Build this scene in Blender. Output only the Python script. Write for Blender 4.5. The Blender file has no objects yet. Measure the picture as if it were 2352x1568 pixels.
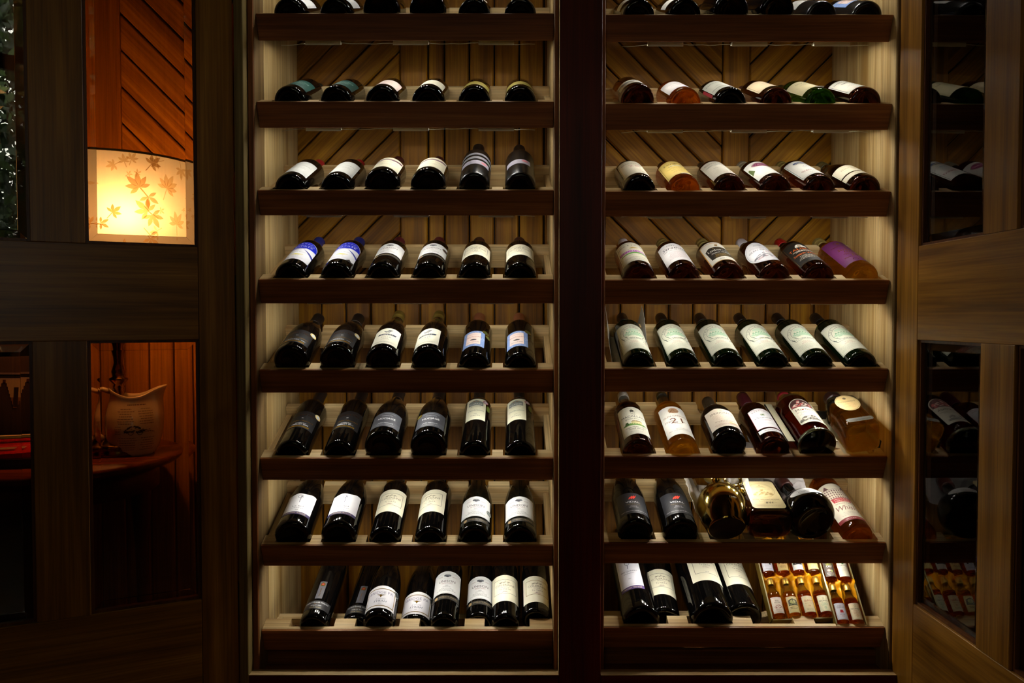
import bpy, bmesh, math, random
from mathutils import Matrix, Vector
random.seed(7)
R_ = math.radians
SC = bpy.context.scene
COL = SC.collection

# ------------------------------------------------------------------ camera, world, exposure
cam_d = bpy.data.cameras.new('camera'); cam = bpy.data.objects.new('camera', cam_d); COL.objects.link(cam)
cam_d.sensor_width = 36.0; cam_d.lens = 28.0; cam_d.clip_start = 0.02
cam.location = (0, 0, 1.0); cam.rotation_euler = (R_(90 - 1.7), 0, 0)
SC.camera = cam
SC.view_settings.view_transform = 'Standard'; SC.view_settings.look = 'None'
SC.view_settings.gamma = 1.0; SC.view_settings.use_curve_mapping = False
SC.view_settings.exposure = 0.0
SC.cycles.use_denoising = True
SC.cycles.sample_clamp_indirect = 3.0
SC.cycles.max_bounces = 8; SC.cycles.transmission_bounces = 8; SC.cycles.transparent_max_bounces = 12
LED_POWER = 540.0
LAMP_W = 7.0
world = bpy.data.worlds.new('evening_sky'); SC.world = world; world.use_nodes = True
_bg = world.node_tree.nodes['Background']
_bg.inputs[0].default_value = (1.0, 0.92, 0.84, 1); _bg.inputs[1].default_value = 8.0
_pd = bpy.data.lights.new('window_daylight', 'AREA'); _pd.shape = 'RECTANGLE'; _pd.size = 1.67; _pd.size_y = 2.3; _pd.cycles.is_portal = True
_po = bpy.data.objects.new('window_daylight', _pd); COL.objects.link(_po); _po.location = (-.115, -2.68, 2.15); _po.rotation_euler = (R_(90), 0, 0)

# ------------------------------------------------------------------ small helpers
def lin(h):
    h = h.lstrip('#'); out = []
    for i in (0, 2, 4):
        c = int(h[i:i+2], 16) / 255
        out.append(c / 12.92 if c <= 0.04045 else ((c + 0.055) / 1.055) ** 2.4)
    return tuple(out) + (1,)

MATS = {}
def mat(name, col, rough=0.5, metal=0.0, spec=0.5, trans=0.0, ior=1.5, coat=0.0):
    if name in MATS: return MATS[name]
    m = bpy.data.materials.new(name); m.use_nodes = True
    p = m.node_tree.nodes['Principled BSDF']
    p.inputs['Base Color'].default_value = lin(col) if isinstance(col, str) else tuple(col) + (1,)
    p.inputs['Roughness'].default_value = rough; p.inputs['Metallic'].default_value = metal
    p.inputs['Specular IOR Level'].default_value = spec; p.inputs['Transmission Weight'].default_value = trans
    p.inputs['IOR'].default_value = ior; p.inputs['Coat Weight'].default_value = coat
    MATS[name] = m; return m

def wood(name, c1, c2, axis='x', rough=0.45, scale=1.0, coat=0.0, c3=None):
    """two-tone streaked timber; grain runs along the object's own axis"""
    key = name + '_' + axis
    if key in MATS: return MATS[key]
    m = bpy.data.materials.new(key); m.use_nodes = True
    nt = m.node_tree; N = nt.nodes; L = nt.links; p = N['Principled BSDF']
    tc = N.new('ShaderNodeTexCoord'); oi = N.new('ShaderNodeObjectInfo')
    off = N.new('ShaderNodeVectorMath'); off.operation = 'SCALE'; off.inputs[0].default_value = (13.1, 7.7, 9.3)
    L.new(oi.outputs['Random'], off.inputs['Scale'])
    add = N.new('ShaderNodeVectorMath'); add.operation = 'ADD'
    L.new(tc.outputs['Object'], add.inputs[0]); L.new(off.outputs[0], add.inputs[1])
    def noise(long, across, det, rgh=0.55, dist=0.0):
        mp = N.new('ShaderNodeMapping'); s = [across * scale] * 3; s['xyz'.index(axis)] = long * scale
        mp.inputs['Scale'].default_value = s; L.new(add.outputs[0], mp.inputs['Vector'])
        n = N.new('ShaderNodeTexNoise'); n.inputs['Scale'].default_value = 1.0; n.inputs['Detail'].default_value = det
        n.inputs['Roughness'].default_value = rgh; n.inputs['Distortion'].default_value = dist
        L.new(mp.outputs[0], n.inputs['Vector']); return n
    n1 = noise(1.2, 28, 4, 0.6, 0.4); n2 = noise(5, 240, 2); n3 = noise(0.5, 5, 2)
    r1 = N.new('ShaderNodeValToRGB'); r1.color_ramp.elements[0].position = 0.33; r1.color_ramp.elements[1].position = 0.68
    r1.color_ramp.elements[0].color = lin(c1); r1.color_ramp.elements[1].color = lin(c2)
    if c3:
        e = r1.color_ramp.elements.new(0.5); e.color = lin(c3)
    L.new(n1.outputs['Fac'], r1.inputs['Fac'])
    mx = N.new('ShaderNodeMix'); mx.data_type = 'RGBA'; mx.blend_type = 'MULTIPLY'; mx.inputs['Factor'].default_value = 0.5
    r2 = N.new('ShaderNodeValToRGB'); r2.color_ramp.elements[0].position = 0.35; r2.color_ramp.elements[0].color = (0.45, 0.4, 0.36, 1)
    r2.color_ramp.elements[1].position = 0.6; r2.color_ramp.elements[1].color = (1, 1, 1, 1)
    L.new(n2.outputs['Fac'], r2.inputs['Fac']); L.new(r1.outputs[0], mx.inputs['A']); L.new(r2.outputs[0], mx.inputs['B'])
    mx2 = N.new('ShaderNodeMix'); mx2.data_type = 'RGBA'; mx2.blend_type = 'MULTIPLY'; mx2.inputs['Factor'].default_value = 0.6
    r3 = N.new('ShaderNodeValToRGB'); r3.color_ramp.elements[0].position = 0.3; r3.color_ramp.elements[0].color = (0.6, 0.55, 0.5, 1)
    r3.color_ramp.elements[1].position = 0.7; L.new(n3.outputs['Fac'], r3.inputs['Fac'])
    L.new(mx.outputs['Result'], mx2.inputs['A']); L.new(r3.outputs[0], mx2.inputs['B'])
    L.new(mx2.outputs['Result'], p.inputs['Base Color'])
    p.inputs['Specular IOR Level'].default_value = 0.3
    p.inputs['Roughness'].default_value = rough; p.inputs['Coat Weight'].default_value = coat; p.inputs['Coat Roughness'].default_value = 0.25
    bp = N.new('ShaderNodeBump'); bp.inputs['Strength'].default_value = 0.12; bp.inputs['Distance'].default_value = 0.002
    L.new(n2.outputs['Fac'], bp.inputs['Height']); L.new(bp.outputs[0], p.inputs['Normal'])
    MATS[key] = m; return m

def link(o, parent=None):
    COL.objects.link(o)
    if parent: o.parent = parent
    return o
def empty(name, M=None):
    o = bpy.data.objects.new(name, None); o.empty_display_size = 0.05; COL.objects.link(o)
    if M is not None: o.matrix_basis = M
    return o
def tag(o, label=None, cat=None, group=None, kind=None):
    if label: o['label'] = label
    if cat: o['category'] = cat
    if group: o['group'] = group
    if kind: o['kind'] = kind
    return o
class MB:
    """collects faces (with material slots) for one mesh object"""
    def __init__(s): s.v = []; s.f = []; s.m = []; s.mats = []; s.sm = []
    def slot(s, m):
        if m not in s.mats: s.mats.append(m)
        return s.mats.index(m)
    def add(s, vs, fs, m=None, smooth=False):
        k = len(s.v); s.v += [tuple(v) for v in vs]; i = s.slot(m) if m else 0
        for f in fs: s.f.append(tuple(k + a for a in f)); s.m.append(i); s.sm.append(smooth)
        return s
    def box(s, x0, x1, y0, y1, z0, z1, m=None, M=None):
        vs = [(x, y, z) for x in (x0, x1) for y in (y0, y1) for z in (z0, z1)]
        if M is not None: vs = [tuple(M @ Vector(v)) for v in vs]
        return s.add(vs, [(0, 1, 3, 2), (4, 6, 7, 5), (0, 4, 5, 1), (2, 3, 7, 6), (0, 2, 6, 4), (1, 5, 7, 3)], m)
    def prism(s, poly, y0, y1, m=None):
        """polygon in xz extruded along y"""
        n = len(poly)
        vs = [(x, y0, z) for x, z in poly] + [(x, y1, z) for x, z in poly]
        fs = [tuple(range(n)), tuple(range(2 * n - 1, n - 1, -1))] + [(i, i + n, (i + 1) % n + n, (i + 1) % n) for i in range(n)]
        return s.add(vs, fs, m)
    def lathe(s, prof, seg=40, m=None, smooth=True, M=None, sq=None):
        """profile [(r, z)] turned about z; sq = superellipse (ax, ay, n) factors"""
        vs = []; fs = []; rings = []
        for r, z in prof:
            if r < 1e-6: rings.append([len(vs)]); vs.append((0, 0, z)); continue
            ring = []
            for i in range(seg):
                a = 2 * math.pi * i / seg; c, sn = math.cos(a), math.sin(a)
                if sq:
                    e = 2 / sq[2]
                    c = math.copysign(abs(c) ** e, c) * sq[0]; sn = math.copysign(abs(sn) ** e, sn) * sq[1]
                ring.append(len(vs)); vs.append((r * c, r * sn, z))
            rings.append(ring)
        for a, b in zip(rings, rings[1:]):
            if len(a) == 1 and len(b) == 1: continue
            for i in range(seg):
                j = (i + 1) % seg
                if len(a) == 1: fs.append((a[0], b[j], b[i]))
                elif len(b) == 1: fs.append((a[i], a[j], b[0]))
                else: fs.append((a[i], a[j], b[j], b[i]))
        if M is not None: vs = [tuple(M @ Vector(v)) for v in vs]
        return s.add(vs, fs, m, smooth)
    def tube(s, pts, r, m=None, seg=8, smooth=True):
        pts = [Vector(p) for p in pts]; rr = r if isinstance(r, (list, tuple)) else [r] * len(pts)
        vs = []; fs = []; up = Vector((0.13, 0.21, 0.97))
        for i, p in enumerate(pts):
            t = (pts[min(i + 1, len(pts) - 1)] - pts[max(i - 1, 0)]).normalized()
            u = t.cross(up).normalized(); w = t.cross(u)
            for k in range(seg):
                a = 2 * math.pi * k / seg; vs.append(p + (u * math.cos(a) + w * math.sin(a)) * rr[i])
        for i in range(len(pts) - 1):
            for k in range(seg):
                k2 = (k + 1) % seg; fs.append((i * seg + k, (i + 1) * seg + k, (i + 1) * seg + k2, i * seg + k2))
        fs.append(tuple(range(seg))); fs.append(tuple(range(len(vs) - 1, len(vs) - 1 - seg, -1)))
        return s.add(vs, fs, m, smooth)
    def build(s, name, parent=None, m=None, bevel=0, M=None, fix=True):
        me = bpy.data.meshes.new(name); me.from_pydata(s.v, [], s.f)
        mats = s.mats or ([m] if m else [])
        if m and not s.mats: mats = [m]
        for q in mats: me.materials.append(q)
        me.polygons.foreach_set('material_index', s.m); me.polygons.foreach_set('use_smooth', s.sm)
        if fix:
            bm = bmesh.new(); bm.from_mesh(me); bmesh.ops.recalc_face_normals(bm, faces=bm.faces)
            if bevel:
                bmesh.ops.bevel(bm, geom=[e for e in bm.edges if e.is_manifold and e.calc_face_angle(0) > 0.6], offset=bevel, segments=1, affect='EDGES', clamp_overlap=True)
            bm.to_mesh(me); bm.free()
        me.update()
        o = bpy.data.objects.new(name, me)
        if M is not None: o.matrix_basis = M
        return link(o, parent)
def share(o, parent=None, M=None, name=None):
    c = o.copy(); COL.objects.link(c); c.parent = parent
    if M is not None: c.matrix_basis = M
    return c
T = Matrix.Translation
def RX(a): return Matrix.Rotation(R_(a), 4, 'X')
def RY(a): return Matrix.Rotation(R_(a), 4, 'Y')
def RZ(a): return Matrix.Rotation(R_(a), 4, 'Z')

def clip(poly, a, b, c):
    """keep the part of a 2-D polygon where a*x + b*y <= c"""
    out = []
    for i in range(len(poly)):
        p, q = poly[i], poly[(i + 1) % len(poly)]
        dp = a * p[0] + b * p[1] - c; dq = a * q[0] + b * q[1] - c
        if dp <= 0: out.append(p)
        if (dp < 0 < dq) or (dq < 0 < dp):
            t = dp / (dp - dq); out.append((p[0] + t * (q[0] - p[0]), p[1] + t * (q[1] - p[1])))
    return out

# timber
PALE = dict(c1='#c49c62', c2='#f0d8a4', rough=0.5, c3='#e2c48c')
SIDE = dict(c1='#b38d4e', c2='#ecd398', rough=0.5, c3='#d9bb80')
HEART = dict(c1='#7d4820', c2='#bb7a44', rough=0.5, c3='#9a5e2c')
DOORW = dict(c1='#764c10', c2='#b7812e', rough=0.4, c3='#97661b', coat=0.15)
WALLW = dict(c1='#744805', c2='#bb8512', rough=0.55, c3='#986507')
def w_pale(ax): return wood('pale_timber', axis=ax, **PALE)
def w_side(ax): return wood('sapwood_panel', axis=ax, **SIDE)
def w_heart(ax): return wood('dark_heartwood', axis=ax, **HEART)
def w_door(ax): return wood('door_timber', axis=ax, **DOORW)
def w_wall(ax): return wood('wall_board_timber', axis=ax, **WALLW)

# ------------------------------------------------------------------ layout constants (metres)
AL = 21.5                                     # the racks rise towards the wall
ca, sa = math.cos(R_(AL)), math.sin(R_(AL))
YB = 1.818                                    # front top edge of each rack
WALL_Y = 2.168
ZL = [1.6861, 1.4884, 1.2888, 1.0865, 0.8803, 0.6773, 0.4759, 0.2778]
ZR = [1.6832, 1.4835, 1.2859, 1.0850, 0.8823, 0.6813, 0.4819, 0.2844]
LX0, LX1 = -0.5790, 0.0952                    # inner faces of the left bay
RX0, RX1 = 0.2100, 0.8620                     # inner faces of the right bay
CAB_TOP, CAB_BOT = 2.02, 0.15
def PX(x, y=WALL_Y): return (x - 1176) / 1829.3 * y
def rackM(z, x=0.0): return T((x, YB, z)) @ RX(AL)      # x across, y up the slope, z off the slope

# ------------------------------------------------------------------ the room
RH = 3.5                                       # ceiling height
def build_room():
    back = tag(MB().box(-3.2, 2.4, WALL_Y + .016, WALL_Y + .03, 0, RH, mat('wall_backing', '#2a1608', 0.8)).build('wall_back'), kind='structure')
    ZS = 1.071; TH = .015; G = .0022
    wd_v, wd_x = w_wall('z'), w_wall('x')
    def vboard(x0, x1, z0, z1, proud=0.0, name='board'):
        w, h = (x1 - x0) / 2 - G, (z1 - z0) / 2
        MB().box(-w, w, -TH - proud, 0, -h, h).build(name, back, wd_v, bevel=.003, M=T(((x0 + x1) / 2, WALL_Y + .015, (z0 + z1) / 2)))
    def diag(x0, x1, z0, z1, sgn, c0, w=.0976):
        # strips bounded by x - sgn*z = const
        rect = [(x0, z0), (x1, z0), (x1, z1), (x0, z1)]
        lo = min(x - sgn * z for x, z in rect); hi = max(x - sgn * z for x, z in rect)
        k = math.floor((lo - c0) / w)
        while c0 + k * w < hi:
            a, b = c0 + k * w + G * 1.4, c0 + (k + 1) * w - G * 1.4; k += 1
            p = clip(clip(rect, 1, -sgn, b), -1, sgn, -a)
            if len(p) < 3: continue
            cx = sum(q[0] for q in p) / len(p); cz = sum(q[1] for q in p) / len(p)
            ang = 45 * sgn                        # board axis direction (1, sgn)/sqrt2 in xz
            c, s = math.cos(R_(ang)), math.sin(R_(ang))
            loc = [((x - cx) * c + (z - cz) * s, -(x - cx) * s + (z - cz) * c) for x, z in p]
            MB().prism(loc, -TH, 0).build('diagonal_board', back, wd_x, bevel=.003, M=T((cx, WALL_Y + .015, cz)) @ RY(-ang))
    Lw = .0673; a0 = PX(1022)
    ZT = 2.3
    ledL = [a0 + k * Lw for k in range(-17, 6)]             # joints behind the lamp, table and left bay
    ledR = [PX(1425) + k * .066 for k in range(-2, 10)]
    for e0, e1 in zip(ledL, ledL[1:]):
        if e0 < .19: vboard(e0, e1, .15, ZS)
    for e0, e1 in zip(ledR, ledR[1:]): vboard(e0, e1, .15, ZS)
    # upper panelling
    for e0, e1 in zip([-1.399, -1.312, -1.225, -1.14], [-1.312, -1.225, -1.14, -1.056]): vboard(e0, e1, ZS, ZT)
    diag(-1.056, -.80, ZS, ZT, -1, (PX(290) + (1 + (730 - 125.5) / 1829.3 * WALL_Y)))
    vboard(-.80, -.745, ZS, ZT, .004, 'batten')
    zl = 1 + (730 - 300) / 1829.3 * WALL_Y
    diag(-.745, PX(920), ZS, ZT, 1, PX(826) - zl)
    vboard(PX(920), PX(985), ZS, ZT, .004, 'batten')
    up = [PX(985)] + [a0 + k * Lw for k in range(0, 6)]
    for e0, e1 in zip(up, up[1:]): vboard(e0, e1, ZS, ZT)
    vboard(up[-1], .2515, ZS, ZT, .004, 'batten')
    zr = 1 + (730 - 96) / 1829.3 * WALL_Y
    diag(.2515, PX(1655), ZS, ZT, -1, PX(1412) + zr)
    vboard(PX(1655), PX(1718), ZS, ZT, .004, 'batten')
    diag(PX(1718), .95, ZS, ZT, 1, PX(1775) - zr)
    # rest of the shell
    dw = w_wall('z')
    for nm, b in (('wall_left', (-3.23, -3.2, -2.6, 2.2, 0, RH)), ('wall_right', (2.4, 2.43, -2.6, 2.2, 0, RH))):
        tag(MB().box(*b).build(nm, None, dw), kind='structure')
    WX0, WX1, WZ0, WZ1 = -.95, .72, 1.0, 3.3            # garden window in the wall behind the camera
    mb = MB()
    for b in ((-3.2, WX0, 0, RH), (WX1, 2.4, 0, RH), (WX0, WX1, 0, WZ0), (WX0, WX1, WZ1, RH)): mb.box(b[0], b[1], -2.64, -2.6, b[2], b[3])
    tag(mb.build('wall_front', None, dw), kind='structure')
    tag(MB().box(-3.2, 2.4, -2.6, 2.2, RH, RH + .03).build('ceiling', None, w_wall('x')), kind='structure')
    tag(MB().box(-3.2, 2.4, -2.6, 2.2, -.03, 0).build('floor', None, wood('floor_timber', '#5a2a12', '#8f5226', 'x', 0.35)), kind='structure')
    tag(MB().box(-3.2, 2.4, WALL_Y - .006, WALL_Y + .002, 0, .15).build('baseboard_back', None, wood('skirting_timber', '#4a2410', '#74401c', 'x', 0.4), bevel=.003), kind='structure')
    win = tag(empty('window_1', T((0, -2.6, 0))), kind='structure'); win.matrix_basis = Matrix.Identity(4)
    wf = wood('window_timber', '#2b1c12', '#4a3320', 'z', 0.4)
    for nm, b in (('window_frame', (WX0, WX0 + .05, -2.66, -2.58, WZ0, WZ1)), ('window_frame', (WX1 - .05, WX1, -2.66, -2.58, WZ0, WZ1)),
                  ('window_frame', (WX0, WX1, -2.66, -2.58, WZ1 - .05, WZ1)), ('window_sill', (WX0, WX1, -2.66, -2.53, WZ0, WZ0 + .04)),
                  ('glazing_bar', (-.14, -.10, -2.65, -2.6, WZ0 + .04, WZ1 - .05)), ('transom', (WX0 + .05, WX1 - .05, -2.655, -2.6, 2.66, 2.76))):
        MB().box(*b).build(nm, win, wf, bevel=.002)
    for x0, x1 in ((WX0 + .05, -.14), (-.10, WX1 - .05)):
        for z0, z1 in ((WZ0 + .04, 2.66), (2.76, WZ1 - .05)): MB().box(x0, x1, -2.632, -2.628, z0, z1).build('window_pane', win, glass_sheet())
    # added cloth that keeps the panelled wall left of the lamp dark
    vs = []; fs = []; n = 60
    for i in range(n + 1):
        x = -2.35 + 1.045 * i / n; y = 2.125 + .022 * math.sin(i * 1.25) + .008 * math.sin(i * .53)
        vs += [(x, y, .70), (x, y, 2.75)]
    for i in range(n): fs.append((2 * i, 2 * i + 2, 2 * i + 3, 2 * i + 1))
    c = MB().add(vs, fs, mat('blackout_fabric', '#100f12', 0.9), True).build('blackout_cloth', None)
    c.modifiers.new('thickness', 'SOLIDIFY').thickness = .002
    tag(c, 'long cloth added to keep the wall left of the lamp dark', 'blackout_cloth')

def glass_sheet(key='sheet_glass', ior=1.5):
    if key in MATS: return MATS[key]
    m = bpy.data.materials.new(key); m.use_nodes = True; nt = m.node_tree; N = nt.nodes; L = nt.links
    out = N['Material Output']; N.remove(N['Principled BSDF'])
    tr = N.new('ShaderNodeBsdfTransparent'); tr.inputs[0].default_value = (0.93, 0.95, 0.93, 1)
    gl = N.new('ShaderNodeBsdfGlossy'); gl.inputs['Roughness'].default_value = 0.0
    fr = N.new('ShaderNodeFresnel'); fr.inputs['IOR'].default_value = ior
    mx = N.new('ShaderNodeMixShader'); L.new(fr.outputs[0], mx.inputs[0]); L.new(tr.outputs[0], mx.inputs[1]); L.new(gl.outputs[0], mx.inputs[2])
    L.new(mx.outputs[0], out.inputs[0]); MATS[key] = m; return m
build_room()

# ------------------------------------------------------------------ the cabinet carcass, racks and doors
CAB = tag(empty('wine_cabinet', T((0.14, 1.8, 0))), 'tall built-in timber cabinet with two open glazed doors, tilted bottle racks in two bays', 'cabinet')
CAB.matrix_basis = Matrix.Identity(4)
def cab_box(name, b, m, bev=.0015, par=None):
    x0, x1, y0, y1, z0, z1 = b; c = ((x0 + x1) / 2, (y0 + y1) / 2, (z0 + z1) / 2)
    return MB().box(x0 - c[0], x1 - c[0], y0 - c[1], y1 - c[1], z0 - c[2], z1 - c[2]).build(name, par or CAB, m, bevel=bev, M=T(c))
FY = 1.77                                      # front of the face frame
def build_carcass():
    ws, wh = w_side('z'), w_heart('z')
    stile_in = wood('front_stile_timber', '#7a5f38', '#b2966a', 'z', 0.5, c3='#967a4e')
    for x0, x1 in ((LX0 - .013, LX0), (LX1, LX1 + .010), (RX0 - .010, RX0), (RX1, RX1 + .013)):
        cab_box('side_panel', (x0, x1, 1.877, WALL_Y - .001, CAB_BOT, CAB_TOP), ws)
        cab_box('panel_edge', (x0, x1, 1.806, 1.8765, CAB_BOT, CAB_TOP), ws if x0 == RX1 else stile_in)
        cab_box('panel_lipping', (x0, x1, 1.80, 1.806, CAB_BOT, CAB_TOP), stile_in if x0 == RX1 else wh)
    # face frame: thin pale strips paint the light on post and rail reveals
    ff = wood('face_frame_timber', '#5f4a26', '#94783f', 'z', 0.4)
    cab_box('face_stile', (LX0 - .034, LX0 - .0135, FY, 1.83, .10, CAB_TOP), wood('left_stile_timber', '#77653c', '#a8935c', 'z', 0.4))
    cab_box('light_stop_strip', (LX0 - .062, LX0 - .0345, 1.803, 1.83, .10, CAB_TOP), w_heart('z'))  # unseen strip added to stop lamplight leaking past the door edge
    cab_box('center_post', (LX1 + .0105, RX0 - .0105, FY, 1.83, .10, CAB_TOP), wood('post_timber', '#561208', '#7d2210', 'z', 0.45))
    cab_box('lit_post_reveal', (LX1 + .0098, LX1 + .0104, FY + .0005, 1.7995, .20, CAB_TOP), ws, 0)
    cab_box('face_stile', (RX1 + .0135, RX1 + .034, 1.80, 1.83, .10, CAB_TOP), ff)
    for a, b in ((LX0 - .0135, LX1 + .0095), (RX0 - .0095, RX1 + .013)):
        cab_box('bottom_rail', (a, b, FY, 1.80, .10, .1945), wood('plinth_timber', '#561208', '#7d2210', 'x', 0.45))
        cab_box('lit_bottom_reveal', (a, b, FY + .0005, 1.80, .195, .1962), w_pale('x'), 0)
        cab_box('floor_panel', (a, b, 1.8005, WALL_Y, .165, .18), w_heart('x'))
        cab_box('back_step', (a + .005, b - .005, 1.865, 1.885, .18, .214), w_heart('x'))
        cab_box('top_panel', (a, b, FY, WALL_Y, CAB_TOP, CAB_TOP + .02), w_pale('x'))
    cab_box('plinth', (-.62, .90, 1.80, 1.82, 0, .0995), w_heart('x'))
build_carcass()

LEFTX = [671, 776, 880, 985, 1090, 1195]
RIGHTX = [1467, 1569, 1672, 1776, 1877, 1978]
def bx(px): return (px - 1176) / 1829.3 * 1.842
def build_rack(row, x0, x1, z, notches, bay):
    """tilted rack: dark facing board, notched pale rail and rear rest"""
    xc = (x0 + x1) / 2; sh = empty('bottle_rack', rackM(z, xc)); sh.parent = CAB
    w = (x1 - x0) / 2 - .0006; H = .0575
    MB().box(-w, w, .0, .006, -H, 0).build('facing_board', sh, w_heart('x'), bevel=.0008)
    d0, d1 = .0062, .0145; d2 = .040
    mb = MB(); mb.box(-w, w, d0, d1, -H, 0); mb.box(-w, w, d1, d2, -H, -.044)
    edges = [-w] + [e for a, b in sorted(notches) for e in (a - xc, b - xc)] + [w]
    for a, b in zip(edges[::2], edges[1::2]):
        if b - a > .002: mb.box(a, b, d1, d2, -.044, 0)
    mb.build('notched_rail', sh, w_pale('x'))
    # rear rest for the necks, with shallow scoops
    mb = MB(); r0, r1, top, lo = (.112, .130, -.066, -.086) if row == 8 else (.232, .252, .010, -.046)
    cr, cd = (.02, .004) if row == 8 else (.026, .028)
    pts = [(-w, lo), (w, lo), (w, top)]
    for a, b in sorted(notches, reverse=True):
        c = (a + b) / 2 - xc
        for k in range(9):
            t = math.pi * k / 8; pts.append((c + cr * math.cos(t), top - cd * math.sin(t)))
    pts.append((-w, top))
    mb.prism(pts, r0, r1); mb.build('rear_rail', sh, w_pale('x'))
    for a in (-w, w - .014):
        q0, q1, pe = (-.086, -.060, .112) if row == 8 else (-.046, -.012, .232)
        MB().box(a, a + .014, .040, pe, q0, q1).build('runner', sh, w_pale('y'))
    return sh
WN = .0405
for i, z in enumerate(ZL):
    if i == 7:
        teeth = [(PX(610, 1.84), PX(660, 1.84)), (PX(764, 1.84), PX(812, 1.84)), (PX(915, 1.84), PX(961, 1.84)), (PX(1066, 1.84), PX(1112, 1.84)), (PX(1217, 1.84), LX1)]
        nt = [(a[1], b[0]) for a, b in zip(teeth, teeth[1:])]
    else: nt = [(bx(x) - WN, bx(x) + WN) for x in LEFTX]
    build_rack(i + 1, LX0, LX1, z, nt, 'left')
for i, z in enumerate(ZR):
    if i == 7:
        teeth = [(RX0, PX(1434, 1.84)), (PX(1538, 1.84), PX(1584, 1.84)), (PX(1687, 1.84), PX(1733, 1.84)), (PX(1830, 1.84), PX(1878, 1.84)), (PX(1982, 1.84), RX1)]
        nt = [(a[1], b[0]) for a, b in zip(teeth, teeth[1:])]
    else: nt = [(bx(x) - WN, bx(x) + WN) for x in RIGHTX]
    build_rack(i + 1, RX0, RX1, z, nt, 'right')
build_rack(0, LX0, LX1, 1.885, [], 'left'); build_rack(0, RX0, RX1, 1.882, [], 'right')

def build_door(M, name='glazed_door', cuts=(.076, .291, .389, .604, .69)):
    """leaf in x = 0..0.69 from the hinge, face at y = 0 (towards -y), thickness to +y"""
    dr = empty(name, M); dr.parent = CAB
    s1, p1, m1, p2, W = cuts; th = .030; z0, z1 = .165, 2.0
    zz = [(.382, .953), (1.153, 1.86)]
    wz, wx = w_door('z'), w_door('x')
    def bar(nm, x0, x1, a, b, wd):
        c = ((x0 + x1) / 2, th / 2, (a + b) / 2)
        MB().box(x0 - c[0] + .0002, x1 - c[0] - .0002, -th / 2, th / 2, a - c[2], b - c[2]).build(nm, dr, wd, bevel=.0012, M=T(c))
    bar('stile', 0, s1, z0, z1, wz); bar('stile', p2, W, z0, z1, wz)
    for a, b in ((z0, zz[0][0]), (zz[0][1], zz[1][0]), (zz[1][1], z1)): bar('rail', s1, p2, a, b, wx)
    for a, b in zz:
        bar('mullion', p1, m1, a, b, wz)
        for x0, x1 in ((s1, p1), (m1, p2)):
            mb = MB(); e = .006                     # glazing bead set back from the face
            for q in ((x0, x0 + e, a, b), (x1 - e, x1, a, b), (x0 + e, x1 - e, a, a + e), (x0 + e, x1 - e, b - e, b)):
                mb.box(q[0] + .0002, q[1] - .0002, .006, .022, q[2] + .0002, q[3] - .0002)
            mb.build('glazing_bead', dr, wood('bead_timber', '#4a2410', '#7a4a22', 'z', 0.4))
            c = ((x0 + x1) / 2, .014, (a + b) / 2); bw = .016
            hx, hz = (x1 - x0) / 2 - e, (b - a) / 2 - e
            MB().box(-hx + bw, hx - bw, -.0025, .0025, -hz + bw, hz - bw).build('glass_pane', dr, glass_sheet('bright_door_glass', 2.0), M=T(c))
            bv = MB(); o_ = [(-hx, -hz), (hx, -hz), (hx, hz), (-hx, hz)]; i_ = [(-hx + bw, -hz + bw), (hx - bw, -hz + bw), (hx - bw, hz - bw), (-hx + bw, hz - bw)]
            for k in range(4):                      # bevelled margin: thin at the bead, thick at the pane
                k2 = (k + 1) % 4; q = []
                for (px_, pz_), t0, t1 in ((o_[k], .0010, .0025), (o_[k2], .0010, .0025), (i_[k2], -.0025, .0025), (i_[k], -.0025, .0025)): q += [(px_, t0, pz_), (px_, t1, pz_)]
                bv.add(q, [(0, 2, 4, 6), (1, 7, 5, 3), (0, 1, 3, 2), (2, 3, 5, 4), (4, 5, 7, 6), (6, 7, 1, 0)])
            bv.build('glass_bevel', dr, mat('bevel_glass', '#f4f6f2', 0.0, 0, 0.5, 1.0, 1.45), M=T(c))
    # hinges on the edge
    for z in (.36, 1.05, 1.74):
        MB().box(-.0035, -.0004, .004, .022, z - .045, z + .045).build('hinge', dr, mat('dark_hinge', '#2b2620', 0.4, 0.8), bevel=.001)
    return dr
# left leaf swung right round, its inner face to the room; right leaf stands straight out
build_door(T((LX0 - .0345, FY - .003, 0)) @ Matrix(((-math.cos(R_(26)), -math.sin(R_(26)), 0, 0), (-math.sin(R_(26)), math.cos(R_(26)), 0, 0), (0, 0, 1, 0), (0, 0, 0, 1))))
_a = R_(0.6)
build_door(T((RX1 + .0045, 1.796, 0)) @ Matrix(((math.sin(_a), math.cos(_a), 0, 0), (-math.cos(_a), math.sin(_a), 0, 0), (0, 0, 1, 0), (0, 0, 0, 1))), cuts=(.091, .318, .418, .645, .736))

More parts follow.
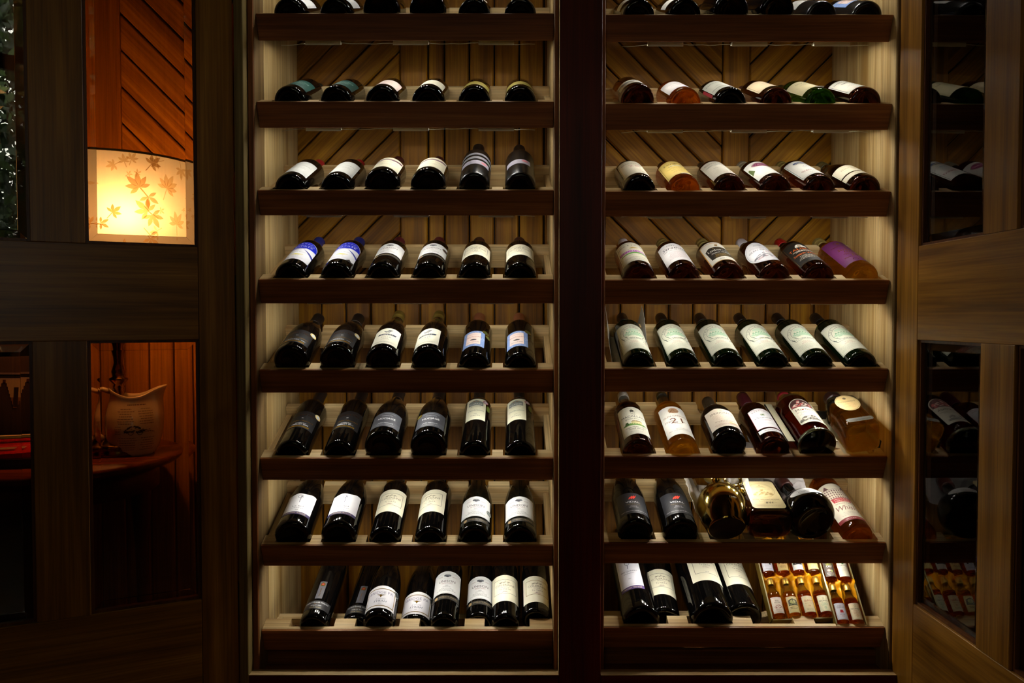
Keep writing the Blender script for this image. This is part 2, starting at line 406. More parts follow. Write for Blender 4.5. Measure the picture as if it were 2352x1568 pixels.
# ------------------------------------------------------------------ light strips under the racks
def emit(name, col, s):
    if name in MATS: return MATS[name]
    m = bpy.data.materials.new(name); m.use_nodes = True; nt = m.node_tree; N = nt.nodes
    e = N.new('ShaderNodeEmission'); e.inputs[0].default_value = tuple(col) + (1,); e.inputs[1].default_value = s
    N.remove(N['Principled BSDF']); nt.links.new(e.outputs[0], N['Material Output'].inputs[0]); MATS[name] = m; return m
ORD = ['topmost', 'top', 'second', 'third', 'fourth', 'fifth', 'sixth', 'seventh', 'bottom']
def build_leds():
    led = emit('cool_white_led', (1.0, 0.955, 0.86), LED_POWER)
    case = mat('clear_led_casing', '#d8d4c4', 0.3); wire = mat('white_wire', '#b9b29c', 0.5)
    me = None
    for bay, zs, xs, ref in (('left', [1.885] + ZL[:-1], (745, 945, 1140), LX0), ('right', [1.882] + ZR[:-1], (1526, 1718, 1905), RX0)):
        for i, z in enumerate(zs):
            zz = z - .0575 * ca + .0078; y = YB + .0575 * sa + .034
            xm = [PX(x, 1.86) for x in xs]
            st = tag(empty('led_light_strip', T((xm[1], y, zz))), 'clear LED light strip under the %s rack of the %s bay' % (ORD[i], bay), 'light strip', 'LED light strips under the racks')
            for k, x in enumerate(xm):
                if me is None:
                    o = MB().box(-.041, .041, -.007, .007, -.003, .001, case).box(-.041, .041, -.0085, -.0070, -.0085, .001, case).build('module', st)
                    l = MB().lathe([(.0034, -.0031), (.0032, -.0042), (.0022, -.0053), (0, -.0058)], 10, led).build('led_lens', o)
                    me = (o, l); o.matrix_basis = T((x - xm[1], 0, 0)); l.matrix_basis = T((-.026, 0, 0))
                else:
                    o = share(me[0], st, T((x - xm[1], 0, 0))); share(me[1], o, T((-.026, 0, 0)))
                for q in (0, .026): share(me[1], o, T((q, 0, 0)))
            pts = []
            a, b = xm[0] - xm[1] - .10, xm[2] - xm[1] + .09
            for k in range(41):
                t = a + (b - a) * k / 40
                sag = .0022 * math.sin(k * .9 + i) + (.004 if (k < 5 or k > 36) else 0)
                pts.append((t, .004 * math.sin(k * .5 + i), -.001 - abs(sag) * .8))
            MB().tube(pts, .0008, wire, 5).build('wire', st)
build_leds()

# ------------------------------------------------------------------ label printing
GLYPH = {}
def glyphs(txt):
    """flat triangles of a line of built-in lettering, unit size, centred"""
    if txt in GLYPH: return GLYPH[txt]
    cu = bpy.data.curves.new('lettering', 'FONT'); cu.body = txt; cu.size = 1.0; cu.align_x = 'CENTER'; cu.resolution_u = 2
    ob = bpy.data.objects.new('lettering', cu); COL.objects.link(ob)
    me = ob.to_mesh(); me.calc_loop_triangles()
    tris = [[(me.vertices[i].co.x, me.vertices[i].co.y) for i in t.vertices] for t in me.loop_triangles]
    ob.to_mesh_clear(); bpy.data.objects.remove(ob); bpy.data.curves.remove(cu)
    w = max([p[0] for t in tris for p in t] or [1]) - min([p[0] for t in tris for p in t] or [0])
    GLYPH[txt] = (tris, w); return GLYPH[txt]
def ink(c): return mat('ink_' + c.lstrip('#'), c, 0.5) if c not in FOIL else mat('foil_' + c, FOIL[c], 0.25, 0.9)
FOIL = {'gold': '#d8b050', 'palegold': '#c9b878', 'silver': '#c8c8c8', 'copper': '#8a5a34'}
class Sheet:
    """2-D drawing in millimetres: u across, v up; wrapped on a cylinder (or flat) when built"""
    def __init__(s): s.items = []; s.k = 0
    def poly(s, pts, col): s.items.append((pts, col, s.k)); s.k += 1; return s
    def rect(s, u0, v0, u1, v1, col): return s.poly([(u0, v0), (u1, v0), (u1, v1), (u0, v1)], col)
    def frame(s, u0, v0, u1, v1, t, col):
        for q in ((u0, v0, u1, v0 + t), (u0, v1 - t, u1, v1), (u0, v0 + t, u0 + t, v1 - t), (u1 - t, v0 + t, u1, v1 - t)): s.rect(*q, col)
        return s
    def ell(s, u, v, a, b, col, n=24): return s.poly([(u + a * math.cos(6.2832 * i / n), v + b * math.sin(6.2832 * i / n)) for i in range(n)], col)
    def ring(s, u, v, a, b, t, col, n=28, a0=0, a1=360):
        P = lambda k, q: (u + (a - q) * math.cos(k), v + (b - q) * math.sin(k))
        for i in range(n):
            k0 = R_(a0 + (a1 - a0) * i / n); k1 = R_(a0 + (a1 - a0) * (i + 1) / n)
            s.items.append(([P(k0, 0), P(k1, 0), P(k1, t), P(k0, t)], col, s.k))
        s.k += 1; return s
    def text(s, t, u, v, h, col, w=None, it=0.0, sx=1.0, rot=0):
        tr, wd = glyphs(t); k = h / 0.72
        if w: sx = w / max(wd * k, 1e-3)
        c, sn = math.cos(R_(rot)), math.sin(R_(rot))
        for q in tr:
            pts = [((x + it * y) * k * sx, y * k) for x, y in q]
            s.items.append(([(u + x * c - y * sn, v + x * sn + y * c) for x, y in pts], col, s.k))
        s.k += 1; return s
    def arc(s, t, u, v, r, a0, a1, h, col):
        n = len(t)
        for i, ch in enumerate(t):
            if ch == ' ': continue
            a = a0 + (a1 - a0) * (i + .5) / n
            s.text(ch, u + r * math.cos(R_(a)), v + r * math.sin(R_(a)), h, col, rot=a - 90)
        return s
    def lines(s, u, v, w, n, gap, col, t=0.7, seed=0):
        """fine print too small to read: broken hairlines"""
        rd = random.Random(seed + n)
        for j in range(n):
            x = u - w / 2 * rd.uniform(.6, 1); e = -x + 2 * u
            while x < e:
                d = rd.uniform(2, 6); s.rect(x, v - j * gap, min(x + d, e), v - j * gap + t, col); x += d + .9
        return s
    def sketch(s, u, v, w, h, col, n=26, seed=1):
        """engraved vignette: a scatter of small strokes"""
        rd = random.Random(seed)
        for j in range(n):
            a = rd.uniform(-1, 1); b = rd.uniform(0, 1) * (1 - abs(a) * .7)
            x, y = u + a * w / 2, v + b * h; d = rd.uniform(.05, .12) * w; e = rd.uniform(.04, .12) * h
            s.poly([(x - d, y - e), (x + d, y - e * .3), (x + d * .7, y + e), (x - d * .4, y + e * .8)], col)
        return s
    def build(s, name, parent, R, v0, off, u0=0.0, rf=None, flat=False):
        mb = MB(); Rm = R * 1000
        for pts, col, k in s.items:
            o = off + k * 0.0000035; m = ink(col)
            if flat: strips = [pts]
            else:
                lo = min(p[0] for p in pts); hi = max(p[0] for p in pts); st = 4.0 if hi - lo > 5 else 99
                strips = []; x = lo
                while x < hi - 1e-6:
                    q = pts if hi - lo <= st else clip(clip(pts, 1, 0, x + st), -1, 0, -x)
                    if len(q) > 2: strips.append(q)
                    x += st
            if rf:
                out = []
                for q in strips:
                    b0 = min(p[1] for p in q); b1 = max(p[1] for p in q)
                    if b1 - b0 <= 4: out.append(q); continue
                    y = b0
                    while y < b1 - 1e-6:
                        w = clip(clip(q, 0, 1, y + 3), 0, -1, -y)
                        if len(w) > 2: out.append(w)
                        y += 3
                strips = out
            for q in strips:
                if flat: vs = [((p[0] + u0) / 1000, -o, (p[1] + v0) / 1000) for p in q]
                else:
                    vs = []
                    for p in q:
                        a = (p[0] + u0) / Rm; zz = (p[1] + v0) / 1000; r = (rf(zz) if rf else R) + o; vs.append((r * math.sin(a), -r * math.cos(a), zz))
                mb.add(vs, [tuple(range(len(vs)))], m, False)
        return mb.build(name, parent, fix=False)
def outline(w, h, shape):
    a = w / 2
    if shape == 'rect': return [(-a, 0), (a, 0), (a, h), (-a, h)]
    if shape == 'oval': return [(a * math.cos(6.2832 * i / 36), h / 2 + h / 2 * math.sin(6.2832 * i / 36)) for i in range(36)]
    if shape == 'arch': return [(-a, 0), (a, 0)] + [(a * math.cos(R_(6 * i)), h - a * .55 + a * .55 * math.sin(R_(6 * i))) for i in range(31)]
    if shape == 'dome': return [(-a, 3), (-a + 3, 0), (a - 3, 0), (a, 3)] + [(a * math.cos(R_(6 * i)), h - a + a * math.sin(R_(6 * i))) for i in range(31)]
    if shape == 'bow': return [(-a, 0), (a, 0), (a, h - 5)] + [(a - w * i / 12, h - 5 + 5 * math.sin(math.pi * i / 12)) for i in range(1, 12)] + [(-a, h - 5)]
    if shape == 'corner':
        r = 4; return [(-a + r, 0), (a - r, 0), (a, r), (a, h - r), (a - r, h), (-a + r, h), (-a, h - r), (-a, r)]
    if shape == 'wave': return [(-a, 0), (a, 0)] + [(a - w * i / 14, h + 1.6 * math.sin(i * .9)) for i in range(15)]
    if shape == 'round':
        pts = []
        for cx, cy, b in ((a - 9, 9, -90), (a - 12, h - 12, 0), (-a + 12, h - 12, 90), (-a + 9, 9, 180)):
            for i in range(7): pts.append((cx + 9 * math.cos(R_(b + 15 * i)), cy + 9 * math.sin(R_(b + 15 * i))))
        return pts
class Lab:
    def __init__(s, w, h, v0, col, shape='rect', u0=0, name='label'):
        s.w, s.h, s.v0, s.col, s.shape, s.u0, s.name = w, h, v0, col, shape, u0, name; s.s = Sheet()
    def stretch(s, k, v_):
        s.h *= k; s.v0 = v_ + (s.v0 - v_) * k
        s.s.items = [([(p[0], p[1] * k) for p in q], c, n) for q, c, n in s.s.items]

# ------------------------------------------------------------------ bottle shapes (mm profiles: radius, height)
def prof(kind, R, L=None):
    base = [(0, 10), (R * .45, 7), (R - 11, 1.0), (R - 7, 0), (R - 3, 1.6), (R - .8, 5), (R, 10)]
    if kind == 'bordeaux':
        L = L or 300; return base + [(R, L - 118), (R - .6, L - 110), (R * .93, L - 100), (R * .80, L - 90), (R * .6, L - 80), (R * .46, L - 72), (15.2, L - 62), (14.2, L - 50), (13.8, L - 10), (14.6, L - 9), (14.6, L - 3), (13.5, L), (0, L)]
    if kind == 'burgundy':
        L = L or 296; return base + [(R, L * .40), (R * .985, L * .46), (R * .93, L * .53), (R * .82, L * .60), (R * .66, L * .675), (R * .52, L * .74), (16.5, L * .80), (14.6, L * .86), (14, L - 10), (14.8, L - 9), (14.8, L - 3), (13.5, L), (0, L)]
    if kind == 'whisky':
        L = L or 290; return base + [(R, L - 112), (R - .7, L - 104), (R * .92, L - 95), (R * .76, L - 87), (R * .56, L - 80), (R * .46, L - 73), (15, L - 64), (13.6, L - 50), (13.2, L), (0, L)]
    if kind == 'dumpy':
        L = L or 215; return base + [(R * 1.0, L * .50), (R * .985, L * .56), (R * .9, L * .63), (R * .72, L * .69), (R * .5, L * .735), (17, L * .77), (15, L * .82), (14, L), (0, L)]
    if kind == 'globe':
        L = L or 215; return [(0, 9), (R * .5, 6), (R * .70, 0), (R * .78, 1), (R * .88, 8), (R * .97, 18), (R, 30), (R * .985, 43), (R * .92, 58), (R * .78, 74), (R * .55, 88), (R * .36, 98), (16, 108), (14, 120), (13, L), (0, L)]
    if kind == 'mini':
        L = L or 96; return [(0, 3), (R - 3, 0), (R - 1, .8), (R, 3), (R, L * .55), (R * .93, L * .60), (R * .72, L * .67), (R * .52, L * .74), (6.6, L * .80), (6.2, L), (0, L)]
def smooth_profile(p, n=3):
    """Chaikin-soften the shoulder of a profile, ends fixed"""
    for _ in range(1):
        q = [p[0]]
        for a, b in zip(p, p[1:]):
            if math.dist(a, b) > 8 and a[0] > 1 and b[0] > 1:
                q += [(a[0] * .75 + b[0] * .25, a[1] * .75 + b[1] * .25), (a[0] * .25 + b[0] * .75, a[1] * .25 + b[1] * .75)]
            else: q.append(b)
        if q[-1] != p[-1]: q.append(p[-1])
        p = q
    return p
def glass(name):
    G = {'black': ('#070606', 0.04, 0.0), 'olive': ('#0b0b06', 0.04, 0.0), 'frost': ('#171514', 0.25, 0.0),
         'amber': ('#e8a64a', 0.0, 1.0), 'dark_amber': ('#682a0a', 0.0, 1.0), 'gold_amber': ('#ffd56a', 0.0, 1.0), 'red_amber': ('#b0380e', 0.0, 1.0),
         'green': ('#4a8a2c', 0.0, 1.0), 'deep_green': ('#081406', 0.02, 0.3), 'clear': ('#f2f4f0', 0.0, 1.0), 'pale_amber': ('#e0a040', 0.0, 1.0)}[name]
    m = mat(name + '_glass', G[0], G[1], 0, 0.5, G[2], 1.42 if G[2] else 1.5)
    if name in ('amber', 'gold_amber', 'pale_amber', 'clear', 'green', 'red_amber') and 'tint' not in m.node_tree.nodes:
        nt = m.node_tree; p = nt.nodes['Principled BSDF']; mx = nt.nodes.new('ShaderNodeMixShader'); mx.inputs[0].default_value = 0.72
        tr = nt.nodes.new('ShaderNodeBsdfTransparent'); tr.name = 'tint'; tr.inputs[0].default_value = lin(G[0])
        nt.links.new(tr.outputs[0], mx.inputs[1]); nt.links.new(p.outputs[0], mx.inputs[2]); out = mx
        if 'amber' in name:                            # added translucent glow standing for light focused through the spirit
            tl = nt.nodes.new('ShaderNodeBsdfTranslucent'); tl.inputs[0].default_value = lin({'gold_amber': '#ffb428', 'amber': '#e87a14', 'red_amber': '#a01c06'}.get(name, '#ffb428'))
            out = nt.nodes.new('ShaderNodeMixShader'); out.inputs[0].default_value = 0.15
            nt.links.new(mx.outputs[0], out.inputs[1]); nt.links.new(tl.outputs[0], out.inputs[2])
        nt.links.new(out.outputs[0], nt.nodes['Material Output'].inputs[0])
    return m
MESHC = {}
COUNT = {}
def bottle(name, M, kind, R, L, gl, cap, labels, label, group, cat='bottle', upper=None, collar=None, capname='capsule', extra=None):
    """one bottle: glass body, capsule and wrapped labels; M puts its base and axis"""
    root = tag(empty(name, M), label, cat, group)
    p = smooth_profile(prof(kind, R * 1000, L)); L = p[-1][1]
    key = (kind, R, L, gl, upper)
    if key not in MESHC:
        mm = [(r / 1000, z / 1000) for r, z in p]
        if upper:                                      # clear empty part above the liquid line
            zf = upper[0] / 1000
            lo = [q for q in mm if q[1] <= zf]; hi = [q for q in mm if q[1] > zf]; rf = lo[-1][0]
            a = MB().lathe(lo + [(rf, zf), (0, zf)], 44, glass(gl)).build('bottle_body', root)
            b = MB().lathe([(0, zf + .0004), (rf, zf + .0004)] + hi, 44, glass(upper[1])).build('bottle_shoulder', root)
            MESHC[key] = [a, b]
        else:
            MESHC[key] = [MB().lathe(mm, 44, glass(gl)).build('bottle_body', root)]
    else:
        for o in MESHC[key]: share(o, root)
    if cap:
        col, h, ex = cap[0], cap[1], (cap[2] if len(cap) > 2 else 0.7)
        ck = ('cap', kind, R, L, cap)
        if ck not in MESHC:
            top = [(r + ex, z) for r, z in p if z >= L - h and r > 1]
            rs = top[0][0]
            prf = [(rs - ex - .2, L - h), (rs, L - h), (rs, L - h + 1.2)] + [q for q in top if q[1] > L - h + 1.2]
            if len(cap) > 3:                            # rolled band(s)
                prf = []; z = L - h
                for a, b in ((0, 0), (.2, .5), (3, .5), (3.2, 0), (h * .55, 0), (h * .57, .5), (h * .62, .5), (h * .64, 0), (h - 2, 0), (h - .4, -.8)): prf.append((14.6 + ex + b, z + a))
                prf = [(13, z)] + prf
            prf += [(prf[-1][0] - .8, L + .8), (0, L + 1.0)]
            mcap = mat('cap_' + col.lstrip('#'), col if col[0] == '#' else FOIL[col], 0.35, 0.0 if col[0] == '#' else 0.8)
            MESHC[ck] = MB().lathe([(r / 1000, z / 1000) for r, z in prf], 32, mcap).build(capname, root)
        else: share(MESHC[ck], root)
    if collar:
        z0, z1, rc, cc = collar
        MB().lathe([(rc / 1000, z0 / 1000), (rc / 1000 + .0006, z0 / 1000), (rc / 1000 + .0006, z1 / 1000), (rc / 1000, z1 / 1000)], 32, mat('cap_' + cc.lstrip('#') if cc[0] == '#' else 'foil_' + cc, cc if cc[0] == '#' else FOIL[cc], 0.4, 0 if cc[0] == '#' else .8)).build('collar', root)
    def prof_r(v):
        for (r0, z0), (r1, z1) in zip(p, p[1:]):
            if z0 <= v <= z1 and z1 > z0: return r0 + (r1 - r0) * (v - z0) / (z1 - z0)
        return R * 1000
    for j, lb in enumerate(labels):
        sh = Sheet(); sh.poly(outline(lb.w, lb.h, lb.shape), lb.col)
        Rl = R
        if lb.v0 > L * .6: Rl = max(prof_r(lb.v0), prof_r(lb.v0 + lb.h)) / 1000
        off = .0003 + j * .00012
        rf = (lambda zz: prof_r(zz * 1000) / 1000) if kind == 'globe' else None
        lo = sh.build(lb.name, root, Rl, lb.v0, off, lb.u0, rf)
        if lb.s.items: lb.s.build('print', lo, Rl, lb.v0, off + .00012, lb.u0, rf)
    return root

# ------------------------------------------------------------------ label designs
BK, GY, WH, CR, RD, GN, PU, BL, TAN = '#15151a', '#6a6a68', '#e9e9ea', '#e6dfc2', '#a01c20', '#2f6b3a', '#4a3570', '#1428c8', '#8a6a4a'
def medal(u, v, r, c1, c2, c3=None):
    l = Lab(2 * r, 2 * r, v, c1, 'oval', u, 'medal'); l.s.ring(0, r, r * .86, r * .86, r * .12, c3 or c2, 20).ell(0, r, r * .55, r * .55, c2); return l
def d_trinity(v0=24, bord=True, medal_on=True, year=True):
    l = Lab(72, 80 if bord else 74, v0, '#0e0e11'); h = l.h; s = l.s
    for i in range(12): s.rect(-26 + i * 4.4, h - 9 + 3 * math.sin(i * .5), -26 + i * 4.4 + 4.4, h - 8.3 + 3 * math.sin(i * .5), 'copper')
    s.text('TRINITY HILL', 0, h - 22, 6.5, 'copper', 56); s.text('BY', 0, h - 36, 3.2, '#d8d8d8')
    s.text('John Hancock', 3, h - 50, 6.5, 'gold', 52, it=.45)
    if bord: s.text('HAWKES BAY', 0, 20, 3, '#c8c8c8', 26).text('MERLOT 2002', 0, 13, 4.4, '#e8e8e8', 40)
    else: s.lines(-8, 14, 50, 1, 3, '#c8c8c8', 2).text('2002', 20, 13, 4, '#e8e8e8')
    s.rect(-30, 4, 24, 9, 'gold').lines(0, 6, 40, 1, 2, '#5a4a20', .8)
    out = [l]
    if medal_on: out.append(medal(34, v0 + h - 14, 9, '#e2cf96', '#aab6c8', '#8f7a3a'))
    return out
def d_vidal(v0=22, u0=0):
    l = Lab(66, 92, v0, '#e4e2cf', 'bow', u0); s = l.s; n = '#243247'
    for i in range(3): s.poly([(-7 + i * 4, 68 - i * 1.6), (-5 + i * 4, 67 - i * 1.6), (6 + i * 3, 80), (4 + i * 3, 81)], n)
    s.poly([(-9, 72), (-2, 65), (0, 66), (-7, 74)], n)
    s.poly([(-22, 50), (22, 50), (24, 58), (-20, 58)], n).text('VIDAL', 1, 51.6, 5, '#e8e4d0', 32)
    s.text('ESTATE', 0, 45.5, 2, GY, 20).text('SOLER', 0, 36, 5, '#4a4a48', 24).lines(0, 31, 20, 3, 3.4, GY, .8).lines(0, 12, 52, 2, 3.4, GY, .7); return [l]
def d_helmsman(v0=40, med=2):
    l = Lab(56, 92, v0, '#7f9bd0', 'rect', -6); s = l.s; rd = random.Random(3)
    for i in range(70): x, y = rd.uniform(-27, 27), rd.uniform(1, 90); s.ell(x, y, 1.6, 1.4, '#b8c4e0', 7)
    s.rect(-18, 12, 18, 80, '#e6cfc6').frame(-18, 12, 18, 80, .6, '#8a94b8')
    s.lines(0, 70, 24, 2, 4, '#8a5a5a', .7).text('HELMSMAN', 0, 52, 6, '#8a2a2a', 40).lines(0, 47, 26, 1, 3, GY, .7)
    s.ell(0, 37, 8, 3.6, '#26262a').text('Sacred Hill', 0, 22, 4.4, '#3a3a44', 28, it=.2); out = [l]
    out.append(medal(24, v0 + 84, 10, 'gold', '#4a5a28', '#6a6a30'))
    if med == 2: out.append(medal(32, v0 + 66, 9, 'gold', '#5a6a30', '#6a6a30'))
    return out
def d_homage(v0=28, med=False):
    l = Lab(74, 72, v0, '#3c3e45', 'bow'); s = l.s; s.rect(-37, 0, 37, 22, '#4a4d55')
    for i in range(10): s.rect(-20 + i * 4, 62 + 2 * math.sin(i * .4), -16 + i * 4, 62.5 + 2 * math.sin(i * .4), '#c8c8cc')
    s.text('TRINITY HILL', 0, 52, 3, '#d0d0d4', 28).text('HOMAGE', 0, 36, 8, '#eeeef0', 42).text('SYRAH', 0, 31, 2.2, '#d0d0d0')
    s.text('John Hancock', 0, 15, 5, '#dddde0', 36, it=.4).lines(0, 9, 46, 2, 3.4, '#b8b8bc', .7); out = [l]
    if med: out.append(medal(-32, v0 + 58, 8, 'gold', '#6a6428'))
    return out
def d_pask(v0=104, u0=-4):
    l = Lab(52, 108, v0, '#e4e3c8', 'rect', u0); s = l.s
    s.poly([(-19, 72), (19, 72), (19, 92), (0, 101), (-19, 92)], '#7d8580').rect(-7, 92, 7, 96, '#8a6a48').text('C.J.PASK', 0, 77, 7, '#eeeee6', 34)
    s.text('RESERVE', 0, 65, 3, GY, 26).text('Declaration', 0, 44, 8, '#7f8f78', 40, it=.45).text('2002', 0, 28, 3, GY).lines(0, 20, 36, 1, 3, '#4a4a4a', 1.4)
    a = medal(21, v0 + 88, 8, '#a02a38', '#c8ccd8', '#d8d8d8'); b = Lab(14, 30, v0 + 56, '#6a7a35', 'oval', 30, 'medal'); b.s.ring(0, 15, 6, 14, 1, 'gold', 18); return [l, a, b]
def d_craggy(v0=34):
    l = Lab(74, 82, v0, '#e6e6ea', 'wave'); s = l.s; n = '#3a4566'
    s.rect(-37, 0, 37, 9, '#3a2f5c').text('CRAGGY RANGE', 0, 2.4, 4.6, '#c8b890', 50)
    s.ring(-3, 70, 5, 6, .9, n, 16, 40, 320).text('R', 2, 66, 8, n).rect(-.6, 46, .5, 68, n)
    s.text('Le Sol', 0, 29, 5, '#4a4a5a', 26).lines(0, 23, 44, 1, 3, '#8a8a94', 1).text('2004', 0, 15, 2.6, GY); return [l]
def d_coleraine(v0=64, w=78, h=92, gold=False, u0=0, col='#e4dfc6'):
    l = Lab(w, h, v0, col, 'rect', u0); s = l.s; f = 'gold' if gold else '#4a4a42'
    s.frame(-30, 26, 30, h - 16, .9, f).sketch(0, h - 30, 26, 8, '#7a745e', 30)
    s.text('COLERAINE', 0, h - 40, 7, '#77705c', 50).lines(0, h - 45, 30, 1, 3, GY, .9).text('Te MATA', 0, h - 54, 4.8, '#77705c', 28)
    s.text('ESTATE', 0, h - 58.5, 2, GY).lines(0, h - 62, 24, 1, 3, '#8a4a48', .9).lines(0, 31, 14, 1, 3, GY, .9); return [l]
def d_unison(v0=34, word='SYRAH', sel=False, band=True, stick=None):
    l = Lab(80, 80, v0 + (20 if band else 0), '#e2e3e2', 'bow'); s = l.s; s.frame(-38, 2, 38, 71, .5, '#9a9a9a')
    s.ell(-3, 64, 6, 4, '#53565e', 12).ell(3, 64, 6, 4, '#6a6d75', 12).ell(0, 60.5, 4, 3, '#3f4248', 10).rect(-24, 60, -12, 60.8, '#8a4a4a').rect(12, 60, 24, 60.8, '#8a4a4a').lines(0, 53.6, 26, 1, 2, GY, .5)
    s.text('UNISON', 0, 40, 8.5, '#4a4346', 42).text('SELECTION' if sel else word, 0, 34, 4, '#9a6a72', 26)
    s.text('2005', 0, 27, 3, '#3f3f44').text("HAWKE'S BAY", 0, 22.5, 2.2, '#53535a', 22).lines(0, 17, 52, 3, 3.6, GY, .9); out = [l]
    if band:
        b = Lab(80, 13, v0, '#26241f', 'rect', 0, 'lower_label'); b.s.ell(-24, 6.5, 5, 5, '#c9a878', 16).ring(-24, 6.5, 4, 4, .5, '#8a6a40', 14).text('GIMBLETT GRAVELS', 8, 6, 3.4, '#b8a078', 48).lines(8, 3.6, 46, 1, 2, '#8a7a60', .6); out.append(b)
    if stick: out.append(medal(37, v0 + 40, 9, '#1c2420', '#8f9a94', '#c8ccc8') if stick == 'dark' else medal(34, v0 + 62, 10, '#5a6a30', '#3f1430', '#8a3a6a'))
    return out
def d_harvest(v0=40, torn=False):
    l = Lab(72, 104, v0, '#e2e3ea', 'dome'); s = l.s
    a = 36; arch = [(a * math.cos(R_(6 * i)), 68 + a * math.sin(R_(6 * i))) for i in range(31)]
    s.poly([(-36, 66)] + [(36, 66)] + arch, BL)
    s.poly([(-36, 62), (36, 48), (36, 58), (-36, 70)], '#e2e3ea').poly([(4, 60), (36, 40), (36, 30), (24, 40), (10, 54)], '#22308c').poly([(-36, 60), (2, 66), (10, 63), (-36, 58)], '#2a3a9a')
    s.arc('HARVEST', 0, 66, 25, 148, 32, 6.5, '#e8e8f4').text('ESTATE', 0, 74, 7.5, '#e8e8f4', 44)
    s.text('OLIVE BLOCK', 0, 40, 4, '#9aa0a8', 44).poly([(-16, 26), (-6, 32), (6, 29), (14, 31), (4, 25)], '#d8d048').lines(4, 30, 26, 1, 3, GY, .5).text('2000', 0, 20, 2.6, GY).lines(0, 12, 44, 2, 3, '#b8bcc8', .6)
    if torn: s.poly([(14, 0), (36, 0), (36, 7), (28, 5), (22, 11), (19, 6)], '#1d1a18')
    return [l]
def d_twyford(v0=22):
    l = Lab(72, 27, v0, '#1b1a1c'); l.s.text('Twyford Gravels Vineyard', 0, 19, 5, '#d4d4d4', 58).lines(0, 15.5, 18, 1, 2, 'gold', .8).text('MERLOT 2004', 0, 9.5, 3.6, '#b0b0b0', 26).text('VILLA MARIA', 0, 3, 3.8, '#9a8a5a', 30)
    b = Lab(17, 60, v0 + 34, '#4c4a4f', 'rect', 0, 'strip_label'); b.s.poly([(-5, 44), (5, 44), (6, 52), (0, 57), (-6, 52)], 'gold').ell(0, 50, 3.4, 3, '#a02a2a', 10).text('VILLA MARIA', 1, 22, 3, 'gold', 28, rot=90); return [l, b]
def d_bridge(v0=18):
    l = Lab(82, 76, v0, '#dddbdc', 'bow'); s = l.s; s.frame(-37, 6, 37, 66, 2.6, '#8a7238').rect(-35, 9, 35, 63, '#d6d4da')
    for i in range(24): s.rect(-36 + i * 3, 6.6, -34.6 + i * 3, 8, '#26242a'); s.rect(-36 + i * 3, 64, -34.6 + i * 3, 65.4, '#26242a')
    s.text('BRIDGE PA', 0, 48, 8.5, '#6a6880', 58).poly([(-10, 46), (-2, 40), (0, 34), (3, 40), (12, 45), (3, 43.6), (0, 45), (-3, 43.8)], 'gold').text('Louis', 0, 28, 6, '#8a8a9a', 22, it=.4).text('SYRAH', 0, 19.5, 6.5, '#4a5a6a', 30, it=.15).text('2004', 0, 13, 2.4, GY)
    return [l, medal(42, v0 + 54, 10, '#16181a', '#30383a', '#c8ccd0')]
def d_quarry(v0=58):
    l = Lab(60, 120, v0, '#dfdfe8', 'rect', -14); s = l.s; s.rect(-30, 0, 30, 11, '#4a3570').text('CRAGGY RANGE', 0, 3, 5, '#d8c8a0', 48)
    s.text('THE QUARRY', 0, 62, 5, '#3a3f58', 42).lines(0, 55, 40, 1, 3, '#8a8a9a', 1.6).text('2001', 0, 36, 3, GY).lines(0, 16, 44, 1, 2, '#9a9aa4', .6).ring(0, 92, 6, 7, 1, '#3a4566', 16).rect(-.7, 72, .7, 88, '#3a4566'); return [l]
def d_vreserve(v0=26):
    l = Lab(78, 82, v0, '#1e1f24'); s = l.s
    for i in range(3): s.poly([(-9 + i * 5.4, 55 + i), (-6.4 + i * 5.4, 55.4 + i), (-3 + i * 5.4, 60 + i), (1 + i * 4.6, 64 + i * 1.6), (2.4 + i * 4.6, 70 + i * 1.6), (-1.4 + i * 4.8, 66 + i), (-6 + i * 5.2, 62 + i)], '#d83a2a')
    s.text('VIDAL', 0, 42, 6, '#d8d8dc', 34).text('RESERVE', 0, 33.5, 3.8, '#6a5a32', 34).text("SYRAH '06", 0, 26.5, 2.6, '#b8b8bc').text('HAWKES BAY', 0, 22, 2.6, '#b8b8bc', 22).text('NEW ZEALAND WINE SINCE 1905', 0, 8, 3, '#b8b8bc', 66); return [l]
def d_plain(v0, h, w, col, items=0, tc=GY, shape='rect', u0=0, t1=None, t1h=6, t1w=40, t1c='#3a3a3a'):
    l = Lab(w, h, v0, col, shape, u0)
    if t1: l.s.text(t1, 0, h * .62, t1h, t1c, t1w)
    if items: l.s.lines(0, h * .5, w * .6, items, 4.5, tc, .9)
    return [l]
def d_image(v0, h=88):
    l = Lab(72, h, v0, '#e2dcc2', 'bow'); l.s.poly([(-34, h - 30), (-10, h - 22), (12, h - 26), (34, h - 20), (34, h - 12), (8, h - 16), (-14, h - 12), (-34, h - 18)], '#6a4a58').poly([(-30, h - 26), (-8, h - 19), (14, h - 23), (8, h - 18)], '#9a8a94').text('CHURCH ROAD', 0, h - 42, 5, '#8a7a6a', 50).lines(0, h - 54, 34, 3, 5, GY, .8); return [l]
